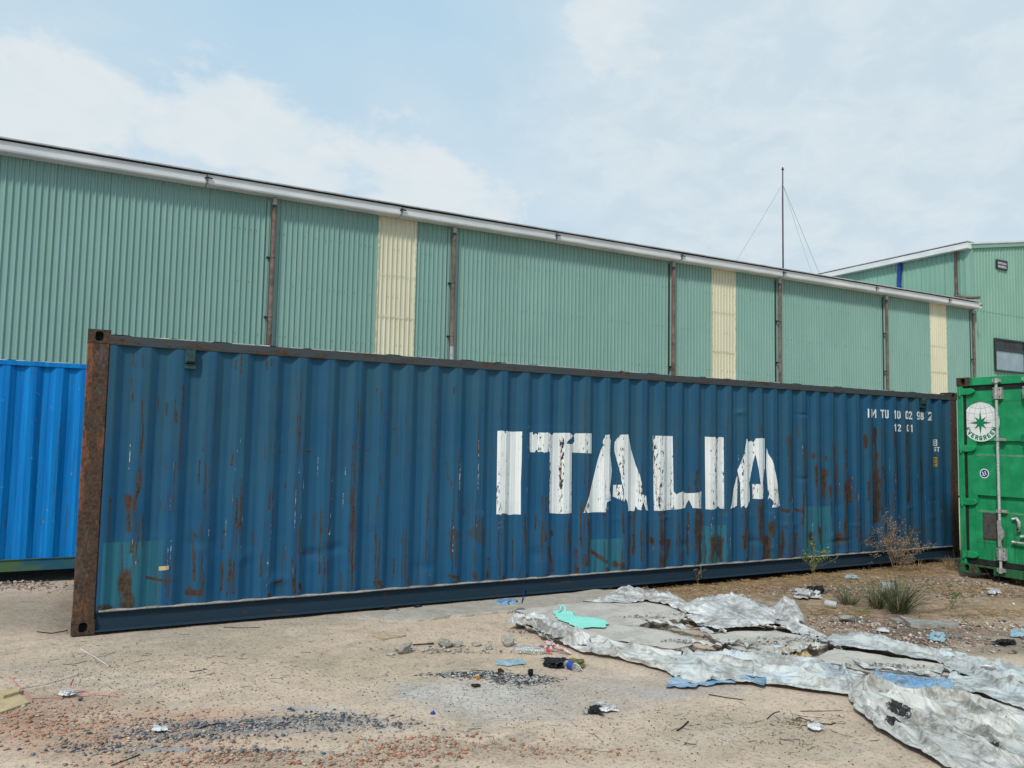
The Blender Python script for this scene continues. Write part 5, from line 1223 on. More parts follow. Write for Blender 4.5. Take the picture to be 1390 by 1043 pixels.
# silvery sheet behind the slabs, standing up in ridges with hollows under it
sheet('tarpaulin', [[(790,823,.03),(815,822,.05),(850,819,.075),(880,817,.08),(905,822,.08),(930,832,.07)],
                    [(790,820,.05),(815,816,.09),(847,803,.15),(880,808,.13),(905,810,.12),(930,824,.09)],
                    [(795,818,.02),(820,812,.03),(850,801,.07),(880,803,.05),(910,808,.05),(936,823,.05)],
                    [(800,818,.0),(825,812,.0),(855,803,.0),(885,804,.0),(915,809,.0),(940,824,.0)]], 90, 26, 'tarp_silver',
      'low silver tarp ridge along the back edge of the slab that carries the mint cloth', 'tarpaulin', .026, 5, 11, folds=FOLDS_LOW)
sheet('tarpaulin', [[(925,832,.07),(950,836,.08),(985,841,.085),(1020,845,.075),(1050,846,.06),(1075,858,.05),(1110,872,.05)],
                    [(918,824,.11),(950,823,.15),(985,815,.19),(1003,813,.20),(1030,825,.16),(1055,830,.14),(1085,852,.10),(1118,868,.07)],
                    [(922,822,.05),(950,818,.10),(985,810,.17),(1003,811,.17),(1032,825,.12),(1058,830,.10),(1090,851,.06),(1122,868,.04)],
                    [(926,822,.0),(955,820,.0),(990,816,.0),(1010,816,.0),(1036,828,.0),(1062,833,.0),(1094,852,.0),(1128,868,.0)]], 120, 30, 'tarp_silver',
      'crumpled silver tarp standing in a peak at the middle of the heap', 'tarpaulin', .024, 6, 12, folds=FOLDS_SILVER)
sheet('tarpaulin', [[(1040,838,.06),(1058,842,.10),(1075,846,.10),(1092,848,.08)],[(1044,828,.12),(1060,820,.20),(1080,826,.20),(1092,842,.12)],[(1050,826,.14),(1064,812,.26),(1078,817,.23),(1090,838,.12)],[(1056,832,.02),(1068,826,.05),(1082,832,.05),(1094,845,.02)]], 50, 26, 'tarp_silver',
      'small upright silver tarp flap, rightmost peak of the heap', 'tarpaulin', .024, 9, 13, folds=FOLDS_SILVER)
sheet('tarpaulin', [[(950,851,.05),(975,855,.06),(1010,853,.06),(1050,849,.05)],[(935,842,.06),(975,844,.10),(1015,844,.10),(1060,842,.08)],[(930,836,.06),(975,838,.07),(1015,840,.07),(1060,840,.05)]], 70, 18, 'tarp_silver',
      'flat silver tarp strip lying in the hollow under the standing peak', 'tarpaulin', .026, 6, 14)
# grey white crumpled plastic round the left corner
sheet('plastic_sheet', [[(690,850,.02),(722,855,.02),(740,866,.02),(765,876,.02),(800,884,.02)],[(692,842,.07),(722,845,.10),(745,853,.11),(770,862,.11),(800,868,.10)],[(702,837,.08),(728,840,.09),(752,848,.09),(775,856,.09),(795,863,.08)]], 90, 34, 'tarp_silver',
      'crumpled grey plastic sheet bunched at the left end of the slabs', 'plastic sheet', .060, 11, 15, rough_edge=.06)
# white strip in front
sheet('tarpaulin', [[(770,880,.01),(790,888,.01),(830,894,.01),(870,903,.01),(905,913,.01)],[(780,876,.03),(810,885,.04),(845,893,.035),(880,901,.035),(912,909,.035)],[(784,863,.10),(820,868,.09),(855,877,.08),(890,883,.08),(925,889,.08)]], 110, 30, 'tarp_white',
      'white tarp fold along the front of the narrow slab, ending before the blue patch', 'tarpaulin', .030, 4, 16, fine=.6, crease=.5, folds=FOLDS_STRIP)
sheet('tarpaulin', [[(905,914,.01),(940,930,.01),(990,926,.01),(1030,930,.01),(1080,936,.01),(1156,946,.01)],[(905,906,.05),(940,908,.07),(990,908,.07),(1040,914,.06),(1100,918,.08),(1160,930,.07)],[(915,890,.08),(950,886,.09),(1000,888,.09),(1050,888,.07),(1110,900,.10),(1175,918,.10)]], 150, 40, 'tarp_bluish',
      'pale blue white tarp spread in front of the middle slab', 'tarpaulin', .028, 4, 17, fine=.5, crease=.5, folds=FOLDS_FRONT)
sheet('plastic_sheet', [[(906,929,.006),(930,932,.006),(962,932,.006),(990,928,.008),(1010,927,.01),(1040,928,.02)],[(910,924,.012),(935,924,.014),(960,924,.014),(985,922,.016),(1012,922,.03),(1040,924,.04)],[(922,917,.03),(945,916,.035),(968,917,.03),(990,917,.03),(1015,918,.045),(1040,920,.05)]], 80, 26, 'tarp_blue',
      'faded blue plastic lying at the front edge of the pale tarp', 'plastic sheet', .016, 7, 18, rough_edge=.16, ex=.06)
sheet('plastic_sheet', [[(1195,940,.05),(1225,948,.05),(1250,949,.05),(1290,944,.05)],[(1188,928,.07),(1220,931,.10),(1252,933,.10),(1295,934,.07)],[(1186,918,.07),(1215,923,.08),(1250,926,.07),(1290,930,.06)]], 60, 26, 'tarp_blue',
      'bright blue plastic bunched under the crumbling slab edge', 'plastic sheet', .050, 9, 19, rough_edge=.06, ex=.15, eu=.08)
# upper right sheet
sheet('tarpaulin', [[(1118,876,.03),(1145,878,.10),(1200,886,.10),(1270,898,.09),(1300,915,.08),(1340,925,.06),(1400,950,.05)],[(1125,868,.05),(1160,869,.10),(1210,877,.10),(1290,893,.08),(1330,903,.07),(1400,918,.06)],[(1130,863,.02),(1165,863,.04),(1203,866,.06),(1206,875,.05),(1300,893,.03),(1400,908,.03)]], 130, 26, 'tarp_bluish',
      'long white tarp strip running along the back of the right slab to the picture edge', 'tarpaulin', .028, 4, 20, fine=.5, crease=.5, folds=FOLDS_BACK)
sheet('tarpaulin', [[(1290,948,.05),(1330,945,.06),(1400,972,.05)],[(1280,932,.06),(1335,932,.08),(1400,952,.07)],[(1292,917,.07),(1340,922,.07),(1400,938,.06)]], 70, 26, 'tarp_bluish',
      'greyish tarp bridging the right slab and the picture edge', 'tarpaulin', .030, 4, 22, fine=.6, crease=.8, folds=FOLDS_BACK)
# big dirty white tarp at lower right
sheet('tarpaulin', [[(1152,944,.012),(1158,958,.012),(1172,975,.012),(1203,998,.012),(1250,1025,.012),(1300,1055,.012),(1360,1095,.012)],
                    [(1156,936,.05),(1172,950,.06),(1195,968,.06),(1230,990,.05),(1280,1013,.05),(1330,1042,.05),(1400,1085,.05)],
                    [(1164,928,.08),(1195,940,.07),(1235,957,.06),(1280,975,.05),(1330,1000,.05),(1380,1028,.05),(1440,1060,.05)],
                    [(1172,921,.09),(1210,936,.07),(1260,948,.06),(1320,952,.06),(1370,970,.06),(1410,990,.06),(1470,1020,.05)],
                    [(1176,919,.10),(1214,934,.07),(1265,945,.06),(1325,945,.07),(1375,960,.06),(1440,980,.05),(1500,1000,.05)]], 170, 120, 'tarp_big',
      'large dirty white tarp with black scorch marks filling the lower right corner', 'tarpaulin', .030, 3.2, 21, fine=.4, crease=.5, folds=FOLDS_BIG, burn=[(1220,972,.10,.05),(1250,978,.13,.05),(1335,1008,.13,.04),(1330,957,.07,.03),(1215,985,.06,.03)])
def flat_cloth(pts, z, m, label, name, cat):
    P = densify(poly_px(pts, z), .035, .008, 17); c = np.mean(P, 0); n = len(P); vs = []; fs = []
    for k in range(7):
        for p in P: q = c+(p-c)*(1-k/7); vs.append((q[0], q[1], z+.006+.010*float(fbm(np.array(q[0]*13), np.array(q[1]*13), 81, 3))+(.0 if k else -.003)))
    vs.append((c[0], c[1], z+.006))
    for k in range(6):
        for i in range(n): fs.append((k*n+i,k*n+(i+1)%n,(k+1)*n+(i+1)%n,(k+1)*n+i))
    for i in range(n): fs.append((6*n+i,6*n+(i+1)%n,7*n))
    tag(MB().add(vs, fs).build(name, m, None, True), label, cat)
flat_cloth([(750,830),(763,829),(776,830),(781,835),(790,838),(806,839),(820,841),(827,848),(821,853),(804,852),(785,854),(777,849),(768,845),(757,841),(754,836)], .083, 'mint_cloth', 'flat mint green cloth on the concrete slab', 'cloth', 'cloth')
tag(MB().tube([at(759,832,.09),at(761,824,.13),at(764,822,.14),at(767,825,.12),at(767,831,.09)], .008, 6).build('cloth_loop', 'mint_cloth', None, True), 'little mint green loop standing up behind the mint cloth', 'strap')

# rubble
ICO = None
def rock_data(seed, sub=1, flat=.7, jit=.22):
    me = bpy.data.meshes.get('_ico%d' % sub)
    if me is None:
        import bmesh
        bm = bmesh.new(); bmesh.ops.create_icosphere(bm, subdivisions=sub, radius=1); me = bpy.data.meshes.new('_ico%d' % sub); bm.to_mesh(me); bm.free()
    V = np.array([v.co[:] for v in me.vertices]); F = np.array([p.vertices[:] for p in me.polygons])
    r = np.random.default_rng(seed)
    for _ in range(9):
        n = r.normal(size=3); n /= np.linalg.norm(n); d = r.uniform(.38, .75); k = V@n-d; V = V-np.outer(np.clip(k, 0, None), n)
    V = V*(1+r.normal(0, jit*.35, (len(V), 1))); V[:,2] *= flat
    return V, F
def rock(px, py, wpx, label, m='rubble', name='concrete_chunk', flat=.6, asp=.7, cat='rubble', dz=0.0, seed=None, z=None):
    p = drop(px, py) if z is None else at(px, py, z); w = np.linalg.norm(at(px+wpx/2, py)-at(px-wpx/2, py))/2
    V, F = rock_data(seed or int(px*7+py), 3, flat, .05); V = V*np.array([w, w*asp, w]); a = random.uniform(-.6, .6); R = np.array([[math.cos(a),-math.sin(a),0],[math.sin(a),math.cos(a),0],[0,0,1]]); V = V@R.T
    V[:,2] -= V[:,2].min()+.1*w*flat
    o = link(name, npmesh(name, V, F, m)); o.location = p; return tag(o, label, cat)
rock(549,887,30,'larger broken concrete lump at the left end of the rubble row')
rock(529,890,13,'small wedge of concrete touching the left end lump of the rubble row')
rock(602,879,30,'longest pale concrete lump in the rubble row', flat=.5)
rock(620,878,18,'squarish concrete lump joined to the right of the longest one', asp=.9)
rock(645,877,19,'thin tilted concrete flake in the middle of the rubble row', flat=.35)
rock(664,882,13,'small round concrete lump between the flake and the bottle')
rock(687,877,26,'upright rough concrete lump behind the bottle', flat=.8)
rock(713,851,32,'rectangular concrete block wrapped at the left end of the grey plastic', flat=.5)
rock(708,834,20,'brownish stone at the far left corner of the first slab', m='grey_brick', flat=.5)
rock(876,848,20,'broken block between the two left slabs', flat=.45, z=.03)
rock(928,884,26,'dark slab fragment at the front right of the narrow slab', flat=.35, z=.03)
rock(1024,880,18,'crumbled fragment against the middle slab front', flat=.4, z=.02)
rock(1232,919,30,'grey lump broken out of the crumbling slab front', m='concrete_edge', flat=.5, z=.03)
rock(1263,921,26,'smaller grey lump at the right of the crumbling slab front', m='concrete_edge', flat=.5, z=.03)
rock(109,952,9,'small grey brick fragment by the pink string', m='grey_brick', name='brick_piece', flat=.7, asp=.5, cat='brick')
rock(588,970,9,'dark blue grey stone chip left of the ash', m='label_blue', name='stone_chip', cat='stone', flat=.8)
rock(611,1025,9,'single orange red brick bit in front of the ash', m='red_brick', name='brick_piece', cat='brick')
rock(1150,845,36,'low heap of pinkish earth by the green tuft', m='stone_pink' if 'stone_pink' in MATS else 'rubble', name='earth_lump', flat=.35, cat='earth')
rock(795,970,11,'pale grey stone beside the torn wrapper', name='stone', cat='stone', flat=.9)
rock(720,919,16,'largest black burnt lump on the ash heap', m='charcoal', name='burnt_lump', cat='charcoal', flat=.7)
rock(648,923,8,'orange burnt scrap on the ash heap', m='orange_peel', name='burnt_scrap', cat='rubbish', flat=.9)
rock(647,933,16,'brown lump in front of the orange scrap on the ash', m='rust_plain', name='burnt_lump', cat='charcoal', flat=.5)
rock(679,913,12,'reddish brown lump at the back of the ash heap', m='rust_plain', name='burnt_lump', cat='charcoal', flat=.7)

# gravel, pebbles and debris: many, as one object each
def scatter(name, n, pick, sizes, cols, seed, label, flat=.6, sink=.25, long=1.0, on_slabs=False):
    r = np.random.default_rng(seed); base = [rock_data(seed*31+k, 1, flat, .25) for k in range(6)]
    XY = pick(n, r); n = len(XY); Vs = []; Fs = []; Cs = []; off = 0
    lo, hi = sizes; S_ = lo*(hi/lo)**(r.random(n)**2.2); Z = (floor_h if on_slabs else gh)(XY[:,0], XY[:,1]); cols = np.array(cols)
    for i in range(n):
        V, F = base[i % 6]; s = S_[i]; a = r.uniform(0, 6.28); c_, s_ = math.cos(a), math.sin(a); l = 1+(long-1)*r.random()
        W = V*np.array([s*l, s*r.uniform(.6,1), s*r.uniform(.5,1)]); W = np.stack([W[:,0]*c_-W[:,1]*s_, W[:,0]*s_+W[:,1]*c_, W[:,2]], 1)
        W = W+np.array([XY[i,0], XY[i,1], Z[i]+s*flat*(1-2*sink)]); Vs.append(W); Fs.append(F+off); off += len(V)
        c = cols[r.integers(len(cols))]*r.uniform(.7, 1.25); Cs.append(np.tile(np.append(c, 1), (len(V), 1)))
    o = link(name, npmesh(name, np.concatenate(Vs), np.concatenate(Fs), 'stone_col', False, {'col': np.concatenate(Cs)})); return tag(o, label, kind='stuff')
def blob(spots, jitter=1.0):
    def f(n, r):
        out = []; w = np.array([s[4] for s in spots], float); w /= w.sum()
        for k in r.choice(len(spots), n, p=w):
            px, py, rx, ry, _ = spots[k]; p = at(px, py); a, b = r.normal(0, .55), r.normal(0, .55); d = -YAW
            u, v = a*rx, b*ry; out.append((p[0]+u*math.cos(d)-v*math.sin(d), p[1]+u*math.sin(d)+v*math.cos(d)))
        return np.array(out)
    return f
scatter('brick_gravel', 4200, blob([(150,990,.8,.28,5),(60,970,.5,.25,2),(250,1035,.6,.12,2),(330,1025,.35,.08,2),(565,1018,.42,.16,3),(480,1035,.4,.1,1.2),(770,1020,.35,.10,1),(640,1005,.4,.12,.7)]), (.0035,.022), [(.40,.15,.08),(.36,.18,.12),(.44,.25,.17),(.38,.28,.21),(.44,.36,.28),(.30,.24,.19)], 3, 'orange red brick gravel strewn over the front of the yard')
scatter('blue_gravel', 3400, blob([(330,985,.60,.09,5),(250,1000,.45,.09,3),(440,975,.38,.10,3),(520,985,.3,.07,1),(130,1015,.3,.1,1.5),(340,1020,.35,.06,1)]), (.0035,.020), [(.09,.13,.19),(.07,.09,.13),(.15,.18,.21),(.24,.24,.23),(.07,.07,.075),(.36,.33,.28),(.42,.36,.28)], 4, 'dark blue grey gravel in a band across the front of the yard')
scatter('pebbles', 9000, blob([(400,930,2.2,.9,6),(700,990,2.0,.6,4),(150,930,1.2,.8,4),(1000,990,1.3,.6,2.5),(600,860,2.2,.6,2)]), (.0022,.009), [(.10,.085,.07),(.16,.13,.10),(.30,.26,.21),(.40,.36,.31),(.05,.045,.04),(.24,.15,.10)], 5, 'small loose pebbles and grit on the sandy yard')
scatter('rubble_gravel', 9500, blob([(1150,845,.7,.35,4),(1240,870,.9,.3,4),(930,795,.4,.2,1.6),(1230,800,1.3,.5,6),(1080,800,.9,.3,3.5),(1300,790,1.2,.4,4),(1330,850,.8,.4,2),(20,795,.8,.15,2.2),(60,800,.6,.12,1)]), (.0055,.034), [(.38,.34,.29),(.30,.20,.15),(.22,.17,.12),(.42,.25,.19),(.10,.09,.08),(.48,.46,.42)], 6, 'stones and rubble mixed into the dark soil')
scatter('slab_crumbs', 2400, blob([(600,884,.55,.06,3),(880,850,.25,.05,1.5),(935,884,.25,.05,1.5),(1035,889,.3,.05,1.5),(720,858,.25,.08,1.5),(1215,925,.35,.05,2.5),(1110,870,.25,.07,2),(950,846,.35,.06,2.5),(1080,850,.25,.05,1.5),(1310,912,.25,.08,2),(960,866,.25,.08,2),(1080,884,.3,.05,2)]), (.003,.024), [(.46,.44,.39),(.36,.34,.30),(.44,.42,.38),(.16,.15,.14)], 7, 'crumbs of broken concrete round the slabs', sink=.1, on_slabs=True)
scatter('ash_pile', 5500, blob([(650,922,.20,.08,3),(700,927,.15,.09,4),(735,925,.09,.06,1.2),(610,918,.16,.04,1)]), (.0022,.016), [(.02,.02,.02),(.045,.04,.04),(.10,.095,.09),(.48,.47,.45),(.34,.33,.31),(.22,.21,.2),(.52,.51,.49)], 8, 'heap of black and white ash from a burnt fire', flat=.35, sink=.0, long=2.4)
scatter('ash_flakes', 1600, blob([(670,940,.5,.18,3),(760,940,.4,.15,1)]), (.002,.008), [(.03,.03,.03),(.55,.54,.52),(.30,.29,.28)], 9, 'pale ash flakes spread in front of the fire spot', flat=.3)
def sticks(name, n, pick, lr, rr, cols, seed, label, lift=.004, tilt=.06):
    r = np.random.default_rng(seed); mb = MB(); cols = np.array(cols)
    XY = pick(n, r)
    for x, y in XY:
        a = r.uniform(0, 3.14); l = r.uniform(*lr); k = r.normal(0, .35); pts = []
        z = float(gh(x, y))+lift*r.random()+.001
        for t in (-.5, 0, .5): pts.append((x+math.cos(a+k*t)*l*t, y+math.sin(a+k*t)*l*t, z+tilt*l*abs(t)*r.random()))
        mb.tube(pts, r.uniform(*rr), 3, False, tuple(cols[r.integers(len(cols))]*r.uniform(.7,1.2)))
    return tag(mb.build(name, 'plant_col'), label, kind='stuff')
sticks('twig_litter', 420, blob([(400,900,2.2,.8,5),(1050,985,.6,.35,3),(1085,980,.20,.10,3),(1040,1010,.3,.12,1.5),(150,900,1.0,.5,3),(700,990,1.2,.4,2),(1240,865,.7,.3,2)]), (.01,.09), (.0006,.0020), [(.06,.05,.04),(.11,.085,.06),(.20,.16,.11)], 11, 'thin dark twigs and fibres littering the yard')
# straw over the soil to the right
def straw_zone(n, r):
    out = []
    while len(out) < n:
        t = r.random(); px = 880+t*430; py = 805-52*t*.9+r.normal(0, 1)*9; p = at(px, py+6)
        out.append((p[0]+r.normal(0,.12), min(p[1]+r.normal(0,.22), -.02)))
    return np.array(out)
sticks('dry_straw', 5200, straw_zone, (.03,.15), (.0008,.0024), [(.30,.19,.09),(.38,.26,.13),(.20,.125,.065),(.45,.33,.18)], 12, 'dry brown straw matted along the foot of the blue container', .03, .35)
sticks('dry_straw', 1300, blob([(1290,800,1.0,.35,3),(1340,830,.9,.4,2),(1130,830,.5,.3,1.5)]), (.04,.18), (.0010,.0028), [(.38,.27,.14),(.36,.27,.16),(.22,.15,.09)], 13, 'thin scattered straw on the reddish soil before the green container', .02, .25)

# single sticks, strings, boards
def rod_px(name, pts, r, m, label, cat, n=5):
    P = [drop(x, y, (q[0] if q else r)) for x, y, *q in pts]; P = [p+np.array([random.gauss(0,.004), random.gauss(0,.006), 0]) for p in P]; o = MB().tube(P, [r*.75*random.uniform(.6,1.1) for _ in P], n).build(name, m, None, True); return tag(o, label, cat)
rod_px('straw', [(110,882),(128,893),(146,905)], .006, 'white_string', 'white straw crossing the tan one before the rusty post', 'straw')
rod_px('straw', [(126,894),(140,891),(155,887)], .005, 'straw', 'tan stalk crossed by the white straw', 'straw')
rod_px('straw', [(85,903),(100,902),(118,898)], .006, 'straw', 'tan stalk lying left of the white straw', 'straw')
rod_px('string', [(30,936),(60,930),(90,922),(112,915)], .005, 'white_string', 'long pale strip left of the rusty post', 'string')
rod_px('stick', [(14,920),(28,935),(45,953)], .006, 'pink_string', 'straight pink stick resting against the cardboard', 'stick')
rod_px('string', [(45,949),(75,948),(110,946),(140,945),(162,947)], .005, 'pink_string', 'long pink string trailing right of the cardboard', 'string')
rod_px('string', [(98,922),(95,932),(105,938),(119,941)], .005, 'pink_string', 'curled pale pink string behind the grey brick fragment', 'string')
rod_px('stick', [(50,859),(70,861),(92,857)], .007, 'stick_dark', 'dark stick left of the foot of the rusty post', 'stick')
rod_px('stick', [(304,852),(330,853),(352,853)], .005, 'stick_dark', 'thin dark stick before the left end of the blue container', 'stick')
rod_px('stick', [(258,912),(270,911),(281,909)], .004, 'stick_dark', 'short dark stick alone on the sand, left of centre', 'stick')
rod_px('stick', [(365,922),(378,921),(388,920)], .006, 'white_string', 'short pale stick on the sand left of the rubble', 'stick')
rod_px('stick', [(560,877),(575,876),(590,875)], .010, 'stick_dark', 'dark flat stick behind the rubble row', 'stick')
rod_px('stick', [(640,910),(658,912),(670,914)], .005, 'stick_dark', 'charred stick at the back of the ash heap', 'stick')
rod_px('stick', [(962,944),(985,948),(1010,951)], .006, 'stick_dark', 'dark straight stick in front of the blue plastic', 'stick')
rod_px('twig', [(1081,977),(1087,975),(1105,982),(1128,984),(1134,982)], .005, 'stick_dark', 'curved dark twig left of the big white tarp', 'twig')
rod_px('twig', [(1088,967),(1120,966),(1145,966)], .003, 'stick_dark', 'thin straight twig just above the curved twig', 'twig')
rod_px('twig', [(1040,977),(1052,970),(1058,966)], .004, 'stick_dark', 'short forked twig left of the curved twig', 'twig')
rod_px('stick', [(150,1040),(170,1033),(190,1025)], .006, 'stick_dark', 'dark stick among the red gravel at the front', 'stick')
rod_px('stick', [(270,991),(285,986),(305,984)], .008, 'stick_dark', 'dark crooked stick at the head of the blue gravel', 'stick')
rod_px('stick', [(918,994),(926,988),(934,981)], .007, 'stick_dark', 'black bent piece in front of the pale blue tarp', 'stick')
rod_px('cable', [(707,823),(710,812,.06),(713,806,.10),(717,805,.12)], .012, 'label_blue', 'short blue strap curling up by the concrete apron', 'strap')
def board(pts, z, th, m, label, name, cat):
    P = poly_px(pts, z); c = np.mean(P, 0); g = float(gh(*c)); o = MB().prism([(p[0],p[1]) for p in P], g+.002, g+z).build(name, m); return tag(o, label, cat)
board([(0,945),(22,937),(40,952),(0,966)], .012, .01, 'cardboard', 'tan cardboard piece at the left edge of the yard', 'cardboard', 'cardboard')
board([(0,938),(14,934),(28,932),(26,938),(5,944)], .03, .01, 'cardboard', 'crumpled tan cardboard flap above the flat cardboard piece', 'cardboard', 'cardboard')
board([(504,860),(520,861),(552,861),(520,867)], .012, .01, 'straw', 'thin tan wood splinter board between container and rubble', 'board', 'wood')
board([(1220,834),(1240,839),(1300,843),(1302,846),(1252,847),(1236,845)], .04, .02, 'plank_grey', 'weathered grey plank in front of the green tuft', 'plank', 'plank')
board([(1206,836),(1222,836),(1228,841),(1220,842)], .02, .02, 'plank_grey', 'short grey splinter left of the weathered plank', 'plank', 'plank')
# wrappers and cloth scraps
def scrap(name, cx, cy, w, h, m, label, cat, amp=.03, seed=1, z=.03):
    sheet(name, [[(cx-w/2,cy+h*.45,.01),(cx,cy+h*.5,.01),(cx+w/2,cy+h*.3,.01)],[(cx-w*.52,cy+h*.1,z*.4),(cx,cy,z*.85),(cx+w*.5,cy-h*.05,z*.5)],[(cx-w*.4,cy-h*.4,z*.25),(cx,cy-h*.5,z*.4),(cx+w*.42,cy-h*.4,.01)]], 16, 12, m, label, cat, amp*.3, 14, seed, rough_edge=.10, crease=.5, ex=.35, eu=.22, steps=40)
scrap('plastic_bag', 1096,806,34,12,'plastic_white','torn white plastic bag on the straw beside the small green sapling','bag',.05,31,.07)
scrap('plastic_bag', 1106,801,24,8,'black_plastic','black plastic piece inside the torn white bag','bag',.05,32,.08)
scrap('plastic_bag', 756,901,34,10,'black_plastic','black plastic bag scrap behind the blue labelled bottle','bag',.05,33,.05)
scrap('plastic_bag', 782,900,20,9,'olive_plastic','olive yellow plastic wad right of the black bag scrap','bag',.04,34,.05)
scrap('cloth', 693,900,36,10,'cyan_cloth','dirty light blue cloth strip in front of the clear bottle','cloth',.03,35,.03)
scrap('wrapper', 823,962,26,9,'plastic_white','torn white wrapper lying alone before the tarps','wrapper',.03,37,.03)
scrap('wrapper', 808,964,16,9,'black_plastic','dark crumple joined to the left of the torn white wrapper','wrapper',.03,38,.03)
scrap('plastic_bag', 91,942,22,7,'plastic_white','small white plastic scrap behind the grey brick fragment','bag',.04,39,.03)
scrap('paper', 217,990,20,7,'plastic_white','small white paper scrap among the red gravel','paper',.03,40,.02)
scrap('plastic_bag', 1062,895,22,14,'plastic_white','white plastic tuft between the middle slab and the right slab','bag',.04,41,.08)
scrap('plastic_bag', 1272,864,20,10,'cyan_cloth','torn faded blue plastic scrap on the dark soil','bag',.04,42,.03)
scrap('plastic_bag', 1385,860,24,10,'cyan_cloth','torn blue plastic scrap at the right picture edge','bag',.04,43,.03)
scrap('plastic_bag', 1365,872,26,7,'black_plastic','black rag pile on the dark soil at the right','rag',.05,44,.05)
scrap('plastic_bag', 1206,800,22,18,'tarp_silver','pale plastic caught in the green grass tuft','bag',.05,45,.14)
scrap('plastic_bag', 688,818,26,9,'tarp_blue','bluish plastic shreds by the blue strap','bag',.05,46,.04)
scrap('paper', 1197,854,12,4,'plastic_white','small white scrap on the dark soil above the long tarp strip','paper',.02,47,.015)
scrap('paper', 1284,883,16,4,'plastic_white','white scrap on the dark soil left of the black rag pile','paper',.02,48,.015)
scrap('plastic_bag', 1350,803,16,7,'plastic_white','pale crumple on the reddish soil below the green container','bag',.03,49,.03)
scrap('plastic_bag', 1155,783,16,4,'cyan_cloth','faded blue green scrap near the foot of the blue container','bag',.03,50,.03)
scrap('paper', 1075,896,40,8,'cardboard','yellowish crushed packaging between the middle and right slabs','packaging',.04,51,.05)
scrap('wrapper', 1105,985,16,8,'plastic_white','small white twist of plastic below the curved twig','wrapper',.03,52,.02)
for i, (px, py) in enumerate(((540,829),(526,825),(568,822))):
    scrap('debris_flake', px, py, 9, 3, 'black_plastic', ['thin dark flake nearest below the container rail','dark flake left of two others by the container rail','dark flake right of two others by the container rail'][i], 'debris', .01, 60+i, .02)
def ribbon_strip(pts, w, m, label, name, cat, seed, group=None):
    r = np.random.default_rng(seed); n = 34; C = resample([at(x, y, z) for x, y, z in pts], n); mbv = []; fs = []; tw = 5*fbm(np.arange(n)*.16, np.arange(n)*0+seed, seed+3); wd = w*(1+1.1*fbm(np.arange(n)*.3, np.arange(n)*0+seed, seed+4))
    C[:,2] += .02*fbm(np.arange(n)*.5, np.arange(n)*0+seed, seed); C[:,:2] += .03*np.stack([fbm(np.arange(n)*.3, np.arange(n)*0+1.5, seed+1), fbm(np.arange(n)*.3, np.arange(n)*0+7.5, seed+2)], 1)
    C[:,2] = np.maximum(C[:,2], floor_h(C[:,0], C[:,1])+.004)
    for i in range(n):
        d = C[min(i+1,n-1)]-C[max(i-1,0)]; d /= np.linalg.norm(d)+1e-9; a = np.array([-d[1], d[0], 0]); a /= np.linalg.norm(a)+1e-9; b = np.array([0,0,1.]); ww = wd[i]
        for u in (-.5, -.17, .17, .5): 
            p = C[i]+a*u*ww*math.cos(tw[i])+b*(abs(u*ww*math.sin(tw[i]))*.8+.010*float(fbm(np.array(i*.5), np.array(u*9+seed), 5))); mbv.append(p)
    P = np.array(mbv).reshape(n, 4, 3); P[...,2] = np.maximum(P[...,2], gh(P[...,0], P[...,1])+.004); me = npmesh(name, P.reshape(-1,3)-C[0], grid_faces(n, 4), m, True, {'uvfold': np.stack([np.repeat(np.arange(n)*.05,4), np.tile([0,.03,.06,.09],n), np.zeros(4*n), np.ones(4*n)], 1)})
    o = link(name, me); o.location = C[0]; return tag(o, label, cat, group)
STRIPS = ['silver torn strip in the gap between the narrow slab and the middle slab','white torn strip at the corner of the slab with the mint cloth','dirty white strip under the front left edge of the middle slab','silver strip bunched where the middle and right slabs meet','white strip in front of the yellowish crushed packaging',
 'silver strip along the crumbling front of the right slab','dirty white strip at the right end of the right slab','thin silver strip above the big scorched tarp at the picture edge','silver strip at the near end of the slab with the mint cloth','silver strip hanging below the rightmost silver peak','short silver strip at the far corner of the right slab','white strip in the hollow below the standing silver peak','narrow white strip on the long back tarp at the picture edge','white strip round the rectangular concrete block']
for i, (pts, w, m) in enumerate([([(876,846,.05),(915,850,.06),(955,858,.06),(985,868,.05)], .09, 'tarp_silver'),([(900,846,.06),(930,842,.08),(958,848,.06)], .07, 'tarp_white'),([(930,872,.05),(960,876,.06),(990,882,.05),(1030,890,.05)], .10, 'tarp_white'),
      ([(1090,868,.06),(1112,878,.06),(1130,872,.07),(1150,880,.07)], .08, 'tarp_silver'),([(1060,888,.06),(1085,884,.07),(1110,880,.06)], .07, 'tarp_white'),([(1160,912,.05),(1190,920,.06),(1225,926,.05),(1262,928,.05)], .08, 'tarp_silver'),
      ([(1270,922,.06),(1300,918,.06),(1330,910,.07),(1370,915,.06)], .09, 'tarp_white'),([(1300,930,.06),(1340,928,.07),(1392,940,.06)], .06, 'tarp_silver'),([(730,856,.06),(760,866,.07),(792,872,.06)], .07, 'tarp_silver'),([(1030,850,.07),(1070,856,.08),(1100,866,.07)], .08, 'tarp_silver'),
      ([(1100,862,.08),(1125,872,.08),(1142,884,.07)], .07, 'tarp_silver'),([(940,836,.07),(985,848,.07),(1040,852,.07)], .06, 'tarp_white'),([(1280,905,.07),(1330,918,.07),(1390,928,.07)], .05, 'tarp_white'),([(700,846,.03),(728,858,.04),(748,872,.03)], .06, 'tarp_white')]):
    ribbon_strip(pts, w, m, STRIPS[i], 'plastic_strip', 'plastic strip', 200+i, 'torn plastic strips among the slabs')
